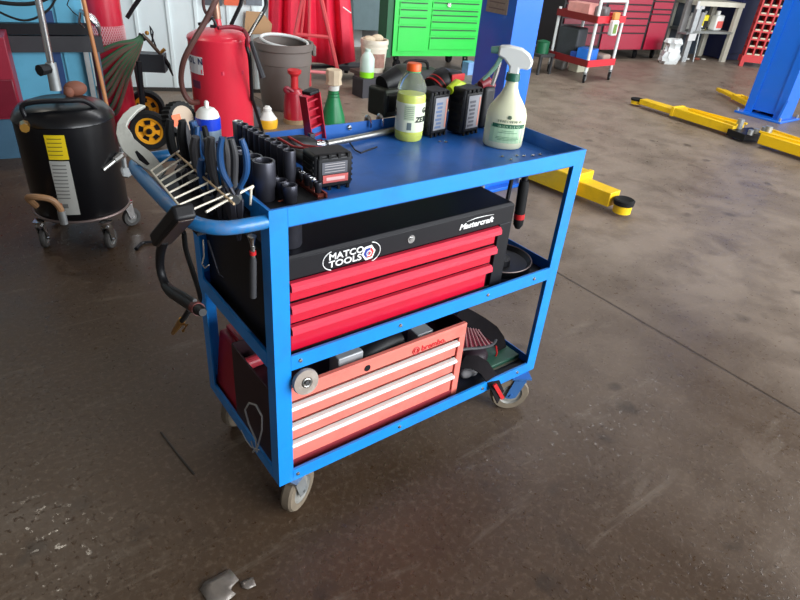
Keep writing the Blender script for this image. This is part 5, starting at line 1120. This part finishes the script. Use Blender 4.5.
def arm(post, A, B, h, w0, w1, split=.5, pad=True, pz_=.03):
    A = Vector(A); B = Vector(B); d = (B - A); d.z = 0; Ln = d.length; d.normalize(); s = Vector((-d.y, d.x, 0))
    def bb(a, b_, wa, wb, z0, z1, mb=None):
        P = []
        for z in (z0, z1):
            for l_, w_ in ((a, -wa), (b_, -wb), (b_, wb), (a, wa)): p = A + d * l_ + s * w_; P.append((p.x, p.y, z))
        return (mb or MB()).hexa(P)
    t_ = obj('lift_arm', bb(0, Ln * split, w0, w0 * .92, pz_, pz_ + h), YEL, post, W=True, bevel=.006)
    obj('collar', bb(Ln * split - .02, Ln * split + .012, w0 * .97, w0 * .97, pz_ - .004, pz_ + h + .005), YEL, t_, W=True, bevel=.004)
    obj('inner_arm', bb(Ln * split, Ln * .88, w1, w1 * .85, pz_ + .006, pz_ + h * .72), YEL, t_, W=True, bevel=.004)
    if pad:
        e = A + d * Ln * .94
        obj('pad_socket', MB().lathe([(0, pz_ - .01), (w1 * .85, pz_ - .01), (w1 * .85, pz_ + h * .3), (0, pz_ + h * .3)], (e.x, e.y, 0), n=24), YEL, t_, W=True)
        obj('rubber_pad', MB().lathe([(0, pz_ + h * .3), (w1 * .95, pz_ + h * .3), (w1 * 1.0, pz_ + h * .52), (w1 * .85, pz_ + h * .56), (w1 * .5, pz_ + h * .46), (0, pz_ + h * .46)], (e.x, e.y, 0), n=24), BLACKR, t_, W=True)
    else:
        obj('tongue', bb(Ln * .86, Ln, w1 * .8, w1 * .3, pz_, pz_ + .03), YEL, t_, W=True)
    for sg in (-1, 1):
        mb = MB(); P = []
        for z in (pz_ + h, pz_ + h + .016):
            for l_, w_ in ((-.02, sg * w0 * .95), (Ln * split * .8, sg * w0 * .3), (Ln * split * .8, sg * w0 * .18), (-.02, sg * w0 * .75)): p = A + d * l_ + s * w_; P.append((p.x, p.y, z))
        obj('stiffener', mb.hexa(P), YEL, t_, W=True)
    obj('pivot_pin', MB().cyl((A.x, A.y, .02), (A.x, A.y, pz_ + h + .05), .028), GALV, t_, W=True)
    return t_
T1 = fl(630, 219); A1 = fl(492, 163)
arm(ca1, A1, T1, .125, .10, .06, .66)
A2 = fl(735, 137); arm(ca2, A2, fl(630, 104), .075, .085, .062, .54)
A3 = fl(762, 146); arm(ca2, A3, fl(862, 178), .085, .10, .06, .9)
A4 = fl(757, 113); arm(ca2, A4, fl(716, 93), .05, .06, .045, .5, pad=False)
yk = thing('arm_yoke', 'dark steel pivot block with pins joining the yellow arms to the far blue post', 'lift part', fl(748, 140))
obj('block', MB().box(-.16, .12, -.08, .10, .021, .075, Matrix.Rotation(-.25, 4, 'Z')), BLACKM, yk)
for x_ in (-.15, -.06, .08): obj('pin', MB().cyl((x_, -.06, .08), (x_, -.06, .12), .022), GALV, yk)
# ================================================================== RIGHT BACKGROUND
# small red service cart
a0, a1, a2 = fl(583, 83), fl(608, 80), fl(548, 72)
ux = (a1 - a0); Wc = .42; ux.normalize(); uy = Vector((-ux.y, ux.x, 0)); Lc = 1.0
uy = (a2 - a0).normalized()
Wc = (a1 - a0).length; Lc = (a2 - a0).length
rcx = thing('service_cart', 'small red service cart with white posts standing beyond the blue lift post', 'cart', (a0 + a1) / 2)
def rp(i, j, z): p = a0 + ux * Wc * i + uy * Lc * j; return Vector((p.x, p.y, z))
REDC = mat('cart_red', (216, 44, 56), .45); DRC = mat('cart_dark_red', (130, 30, 34), .5)
zlo = .17; zhi = zat(a0, 16) ; zhn = zat(a0, 3)
for z0, z1 in ((zlo, zlo + .07), (zhi - .07, zhi)):
    P = [rp(-.04, -.03, z0), rp(1.04, -.03, z0), rp(1.04, 1.03, z0), rp(-.04, 1.03, z0)]
    obj('tray', MB().slab(P, (0, 0, .015)), DRC, rcx, W=True)
    for i0, j0, i1, j1, m_ in ((-.04, -.03, 1.04, -.03, REDC), (1.04, -.03, 1.04, 1.03, REDC), (-.04, 1.03, 1.04, 1.03, DRC), (-.04, -.03, -.04, 1.03, DRC)):
        pa, pb_ = rp(i0, j0, z0), rp(i1, j1, z0); dd = (pb_ - pa).normalized(); nn_ = Vector((-dd.y, dd.x, 0)) * .008
        obj('tray_rim', MB().hexa([pa - nn_, pb_ - nn_, pb_ + nn_, pa + nn_, pa - nn_ + UZ * (z1 - z0), pb_ - nn_ + UZ * (z1 - z0), pb_ + nn_ + UZ * (z1 - z0), pa + nn_ + UZ * (z1 - z0)]), m_, rcx, W=True)
for i_, j_ in ((0, 0), (1, 0), (0, 1), (1, 1)):
    zt2 = zhn if j_ == 0 else zhi + .02
    obj('post', MB().cyl(rp(i_, j_, .10), rp(i_, j_, zt2), .017), WHITE, rcx, W=True)
    c = rp(i_, j_, 0); caster(rcx, c.x, c.y, .115, .045, .025, .5, GALV, BLACKR, GALV)
obj('push_bar', MB().tube([rp(0, 0, zhn - .01), rp(0, 0, zhn + .01), rp(.1, 0, zhn + .02), rp(.9, 0, zhn + .02), rp(1, 0, zhn + .01), rp(1, 0, zhn - .01)], .017, 8), WHITE, rcx, W=True)
def rbox(name, label, cat, i, j, z, sx_, sy_, h, m, rz=0, group=None, bev=.005):
    p = rp(i, j, z); return tag(obj(name, MB().box(-sx_ / 2, sx_ / 2, -sy_ / 2, sy_ / 2, 0, h, Matrix.Translation(p) @ Matrix.Rotation(rz, 4, 'Z')), m, bevel=bev), label, cat, group)
zl = zlo + .017; zh_ = zhi - .05
rbox('tool_case', 'dark grey machine case on the lower tray of the small red cart', 'case', .28, .72, zl, .22, .26, .33, mat('dark_slate_case', (54, 58, 62), .6, var=.4, scale=12), .2, bev=.02)
rbox('plastic_bin', 'bright blue box on the lower tray of the small red cart', 'box', .28, .24, zl, .18, .18, .15, mat('bright_blue', (40, 120, 220), .4), .3)
rbox('plastic_tub', 'dark blue box behind the bright blue one on the small red cart', 'box', .10, .44, zl + .0, .08, .08, .10, mat('dark_blue_box', (30, 70, 150), .4), .3)
rbox('folded_cloth', 'beige folded cloth on the right of the small red cart lower tray', 'cloth', .75, .22, zl, .16, .22, .09, mat('beige_cloth', (160, 140, 128), .8), .1, bev=.02)
rbox('parts_box', 'pinkish white box on the upper tray of the small red cart', 'box', .3, .62, zh_, .2, .26, .14, mat('pinkish_box', (216, 150, 140), .6, var=.3, scale=12), .2)
rbox('machine_part', 'grey metal part on the upper tray of the small red cart', 'part', .6, .3, zh_, .12, .14, .12, mat('grey_part', (120, 116, 116), .5, .3, var=.4, scale=14), .2, bev=.02)
sb = thing('hanging_bottle', 'white bottle with orange top and green label hanging on the small red cart', 'bottle', rp(.48, -.13, zat(a0, 35)))
hB = zat(a0, 12) - zat(a0, 36)
obj('body', MB().box(-.05, .05, -.03, .03, 0, hB * .66), WHITEP, sb, bevel=.015); obj('label_patch', MB().box(-.038, .02, -.0315, -.03, hB * .1, hB * .5), mat('green_orange_label', (110, 140, 60), .5, var=.6, scale=40), sb)
obj('top', MB().box(-.045, .045, -.022, .022, hB * .66, hB * .98), mat('amber_top', (222, 150, 80), .45), sb, bevel=.012)
# under the cart
def fbox(name, label, cat, u, v, sx_, sy_, h, m, rz=0, bev=.006, group=None):
    q = fl(u, v); return tag(obj(name, MB().box(-sx_ / 2, sx_ / 2, -sy_ / 2, sy_ / 2, 0, h, Matrix.Translation(q) @ Matrix.Rotation(rz, 4, 'Z')), m, bevel=bev), label, cat, group)
fbox('oil_jug', 'off-white box with a dark yellow mark on the floor under the small red cart', 'box', 578, 71, .22, .14, .11, mat('offwhite_box', (206, 202, 176), .5, var=.2), .0)
fbox('paint_tin', 'grey tin on the floor under the small red cart', 'tin', 560, 69, .14, .14, .12, mat('grey_tin', (120, 116, 112), .5, .3), .3, .03)
gs = thing('step_stool', 'small dark stool with a green can on it, left of the small red cart', 'stool', fl(538, 73)); hs = zat(fl(538, 73), 53)
obj('seat', MB().box(-.12, .12, -.10, .10, hs - .03, hs), DGREY, gs)
for sx_ in (-.1, .1):
    for sy_ in (-.08, .08): obj('leg', MB().box(sx_ - .012, sx_ + .012, sy_ - .012, sy_ + .012, 0, hs - .03), DGREY, gs)
q = fl(538, 73); tag(obj('green_can', MB().lathe([(0, hs + .001), (.07, hs + .001), (.07, hs + .12), (.075, hs + .125), (.03, hs + .14), (0, hs + .14)], (q.x, q.y, 0), n=24), mat('dark_green_can', (20, 96, 60), .45)), 'dark green can on the small stool beside the blue lift post', 'can')
# maroon chest
Mp0 = fl(548, 46); n_m = Vector((-.17, -.985, 0)).normalized(); t_m = Vector((-n_m.y, n_m.x, 0))
d_ = ray(598, 50); M0 = CAM + d_ * ((.13 - CAM.z) / d_.z)
def mpt(u, v, off=0.0):
    P_ = M0 + n_m * off; d_ = ray(u, v); return CAM + d_ * ((P_ - CAM).dot(n_m) / d_.dot(n_m))
def ms(u, v): return (mpt(u, v) - M0).dot(t_m)
def mbox(s0, s1, d0, d1, z0, z1):
    c = [M0 + t_m * s0 + n_m * d0, M0 + t_m * s1 + n_m * d0, M0 + t_m * s1 + n_m * d1, M0 + t_m * s0 + n_m * d1]
    return MB().hexa([(p.x, p.y, z0) for p in c] + [(p.x, p.y, z1) for p in c])
e1 = ms(660, 53); em = ms(640, 53); eL = ms(558, 40)
mc = thing('tool_chest', 'wide dark red roller tool chest with black drawer gaps at the back of the shop', 'tool chest', (M0 + t_m * e1 / 2).to_tuple()[:2] + (0,))
MRN = mat('maroon_front', (164, 18, 52), .4, coat=.2, var=.08)
obj('cabinet_body', mbox(eL, e1 + .04, -.6, -.004, .13, 1.3), mat('black_chest_body', (26, 20, 24), .5), mc, W=True)
for (s0, s1, vs_, ub) in ((.0, em - .03, (50, 33, 25, 18, 11, 4, -4), 620), (em + .02, e1 - .02, (50, 22, 14, 9, 1, -4), 650), (eL + .03, -.05, (46, 33, 25, 18, 11, 4, -4), 590)):
    for a_1, b_1 in zip(vs_, vs_[1:]):
        z0_, z1_ = mpt(ub, a_1).z, mpt(ub, b_1).z
        obj('drawer', mbox(s0, s1, 0, .015, z0_ + .008, z1_ - .010), MRN if s0 >= 0 else MAROON, mc, W=True, bevel=.003)
for s0 in (.06, em, e1 - .05):
    c = M0 + t_m * s0 + n_m * -.1; caster(mc, c.x, c.y, .13, .052, .04, .3, BLACKM, BLACKR, BLACKM)
# white bag
Bg = fl(668, 63); kk = dep(Bg) / FPX
bag = MB(); rings = []; rd = random.Random(7)
prof = [(0, 0), (10, 0), (11.5, .12), (11.5, .3), (9.5, .5), (8, .62), (8.5, .75), (11, .86), (9, 1.0), (0, .93)]
Hb = zat(Bg, 39)
for r_, z_ in prof:
    rings.append([bag.bm.verts.new((Bg.x + kk * r_ * math.cos(2 * PI * k / 18) * (1 + .18 * math.sin(k * 2.7 + z_ * 9)), Bg.y + kk * r_ * .7 * math.sin(2 * PI * k / 18) * (1 + .15 * math.sin(k * 1.9 + z_ * 7)), Hb * z_ * (1 + .05 * math.sin(k * 3.1)))) for k in range(18)])
for A_, B_ in zip(rings, rings[1:]):
    for k in range(18): bag._f([A_[k], A_[(k + 1) % 18], B_[(k + 1) % 18], B_[k]])
tag(obj('plastic_bag', bag, mat('white_bag_plastic', (222, 226, 224), .4, var=.06, scale=8, dirt=(110, 150, 160), dirt_amt=.4)), 'crumpled white plastic bag on the floor beside the dark red tool chest', 'bag')
# shelf unit with bottles
n_s = Vector((-.25, -.97, 0)).normalized(); t_s = Vector((-n_s.y, n_s.x, 0)); S0 = fl(723, 62)
def spt(u, v, off=0.0):
    P_ = S0 + n_s * off; d_ = ray(u, v); return CAM + d_ * ((P_ - CAM).dot(n_s) / d_.dot(n_s))
def ss(u, v): q_ = spt(u, v); return (q_ - S0).dot(t_s), q_.z
def sbox(s0, s1, d0, d1, z0, z1):
    c = [S0 + t_s * s0 + n_s * d0, S0 + t_s * s1 + n_s * d0, S0 + t_s * s1 + n_s * d1, S0 + t_s * s0 + n_s * d1]
    return MB().hexa([(p.x, p.y, z0) for p in c] + [(p.x, p.y, z1) for p in c])
su = thing('shelf_unit', 'cream-framed steel shelf with chemical bottles near the blue cabinet', 'shelf', S0)
CRM = mat('cream_frame', (196, 192, 176), .5)
sl_, zsh = ss(693, 31); _, ztop = ss(722, 2)
obj('leg', sbox(-.04, .04, -.05, 0, 0, ztop), CRM, su, W=True)
obj('leg', sbox(sl_ - .04, sl_ + .04, -.05, 0, 0, ztop), GALV, su, W=True)
obj('leg', sbox(-.04, .04, -.5, -.45, 0, ztop), CRM, su, W=True); obj('leg', sbox(sl_ - .04, sl_ + .04, -.5, -.45, 0, ztop), CRM, su, W=True)
obj('shelf_board', sbox(sl_, 0, -.5, -.0, zsh - .03, zsh), mat('grey_shelf', (120, 122, 118), .5), su, W=True)
obj('top_board', sbox(sl_ - .05, .05, -.52, .01, ztop - .06, ztop), CRM, su, W=True)
obj('back_panel', sbox(sl_ + .04, -.04, -.52, -.505, 0.02, ztop - .06), mat('dark_slate_panel', (44, 54, 66), .6), su, W=True)
def jug(label, u, vt, wpx, cap, lab, group='bottles on the cream shelf', body=WHITEP):
    s_, _ = ss(u, 30); p = S0 + t_s * s_ + n_s * -.14; k9 = dep(p) / FPX; w9 = wpx * k9; ht_ = zat(p, vt) - zsh
    j = thing('bottle', label, 'bottle', (p.x, p.y, zsh + .001), 0, group)
    obj('body', MB().box(-w9 / 2, w9 / 2, -w9 * .3, w9 * .3, 0, ht_ * .8), body, j, bevel=w9 * .12, seg=3)
    obj('cap', MB().cyl((-w9 * .15, 0, ht_ * .78), (-w9 * .15, 0, ht_), w9 * .17), cap, j)
    obj('label_patch', MB().box(-w9 * .4, w9 * .4, -w9 * .3 - .004, -w9 * .3 - .001, ht_ * .14, ht_ * .5), lab, j)
RLB = mat('red_label', (222, 96, 88), .5, var=.3, scale=20)
jug('white jug with a red label at the left end of the cream shelf', 697, 13, 11, WHITEP, RLB)
jug('yellow and black bottle in the middle of the cream shelf', 709, 11, 8, mat('grey_cap', (130, 130, 130), .5), BLACKP, body=mat('yellow_bottle', (230, 210, 30), .45))
jug('short black and white tub in front of the yellow bottle', 707, 24, 11, BLACKP, mat('black_print', (22, 30, 24), .6))
jug('large white jug with a red label at the right end of the cream shelf', 722, 11, 13, WHITEP, RLB)
# clutter left of the shelf
q = fl(676, 59) + Vector((-.02, -.16, 0))
sx1 = thing('paper_rack', 'grey rack holding white papers between the dark red chest and the cream shelf', 'rack', (q.x, q.y, 0))
zz0 = zat(q, 45); kk = dep(q) / FPX
obj('upright', MB().box(-.20, -.06, .10, .14, 0, 1.2, Matrix.Translation((0, 0, 0))), mat('grey_rack', (120, 118, 116), .6, var=.4), sx1)
obj('shelf_plate', MB().box(-.22, .12, -.02, .12, zat(q, 34), zat(q, 34) + .02), GALV, sx1)
obj('paper_stack', MB().box(-.04, .05, -.02, .08, zat(q, 31), zat(q, 12), Matrix.Rotation(.12, 4, 'Y')), mat('grey_paper', (150, 150, 150), .6, var=.1), sx1)
obj('paper_sheet', MB().box(-.16, .05, -.02, -.01, zat(q, 9), zat(q, 1)), mat('white_paper', (206, 206, 204), .6), sx1)
obj('paper_sheet', MB().box(-.18, -.0, -.05, -.04, zat(q, 40), zat(q, 33)), mat('white_paper', (206, 206, 204), .6), sx1)
obj('post', MB().tube([(.12, -.05, 0), (.10, -.02, zat(q, 28))], .012, 6), GALV, sx1)
for i, (u, v, r_, m_, lb) in enumerate(((692, 52, .07, GALV, 'grey metal canister on the floor under the cream shelf'), (696, 60, .05, mat('brown_leaf', (130, 70, 54), .7), 'reddish brown lump of litter below the cream shelf'), (686, 60, .045, WHITEP, 'small white scrap beside the white plastic bag'), (703, 60, .035, mat('pale_scrap', (190, 184, 170), .7), 'pale scrap on the floor in front of the cream shelf'))):
    q = fl(u, v); tag(obj(('canister', 'litter', 'scrap', 'scrap')[i], MB().ball((q.x, q.y, r_ * (.8 if i == 0 else .35)), r_, (1.3, 1, .8 if i == 0 else .35), 12), m_), lb, ('canister', 'litter', 'litter', 'litter')[i])
# navy cabinet
n0_, z_ = 0, 0
s_a, _ = ss(729, 58); s_b, _ = ss(748, 58)
nv = thing('cabinet', 'dark navy steel cabinet between the cream shelf and the red rack', 'cabinet', (S0 + t_s * ((s_a + s_b) / 2) + n_s * -.3).to_tuple()[:2] + (0,))
NAVY = mat('navy_paint', (34, 40, 84), .5, var=.1)
obj('body', sbox(s_a + .02, s_b + .3, -.65, -.12, 0.01, 2.0), NAVY, nv, W=True); obj('door', sbox(s_a + .04, s_b + .28, -.12, -.105, .1, 1.9), NAVY, nv, W=True, bevel=.004)
# red lattice rack
R0_ = fl(741, 66); n_r = Vector((-.72, -.69, 0)).normalized(); t_r = Vector((-n_r.y, n_r.x, 0))
kk = dep(R0_) / FPX
lr = thing('pigeonhole_rack', 'red metal pigeonhole rack with many square openings behind the far lift post', 'rack', R0_)
Wr = 1.0; c0 = .15; nc, nr_ = 8, 12; cs = .106
def lbox(s0, s1, d0, d1, z0, z1, mb=None):
    mb = mb or MB(); c = [R0_ + t_r * s0 + n_r * d0, R0_ + t_r * s1 + n_r * d0, R0_ + t_r * s1 + n_r * d1, R0_ + t_r * s0 + n_r * d1]
    return mb.hexa([(p.x, p.y, z0) for p in c] + [(p.x, p.y, z1) for p in c])
RK = mat('rack_red', (196, 44, 46), .5)
obj('back_panel', lbox(.0, nc * cs, -.13, -.12, c0, c0 + nr_ * cs), mat('dark_back', (50, 20, 22), .7), lr, W=True)
mb = MB()
for i in range(nc + 1): lbox(i * cs - .01, i * cs + .01, -.12, 0, c0, c0 + nr_ * cs, mb)
for k in range(nr_ + 1): lbox(-.01, nc * cs + .01, -.12, .002, c0 + k * cs - .01, c0 + k * cs + .01, mb)
obj('grid', mb, RK, lr, W=True)
for i in range(nc):
    for k in range(nr_): obj('card_label', lbox(i * cs + .02, i * cs + cs - .02, -.02, .004, c0 + k * cs + .010, c0 + k * cs + .028), mat('pale_card', (206, 196, 170), .6), lr, W=True)
obj('base', lbox(-.03, nc * cs + .03, -.14, .01, .06, c0 - .01), RK, lr, W=True)
obj('foot', lbox(-.03, .02, -.05, .01, 0, .06), RK, lr, W=True); obj('foot', lbox(nc * cs - .03, nc * cs + .02, -.05, .01, 0, .06), RK, lr, W=True)
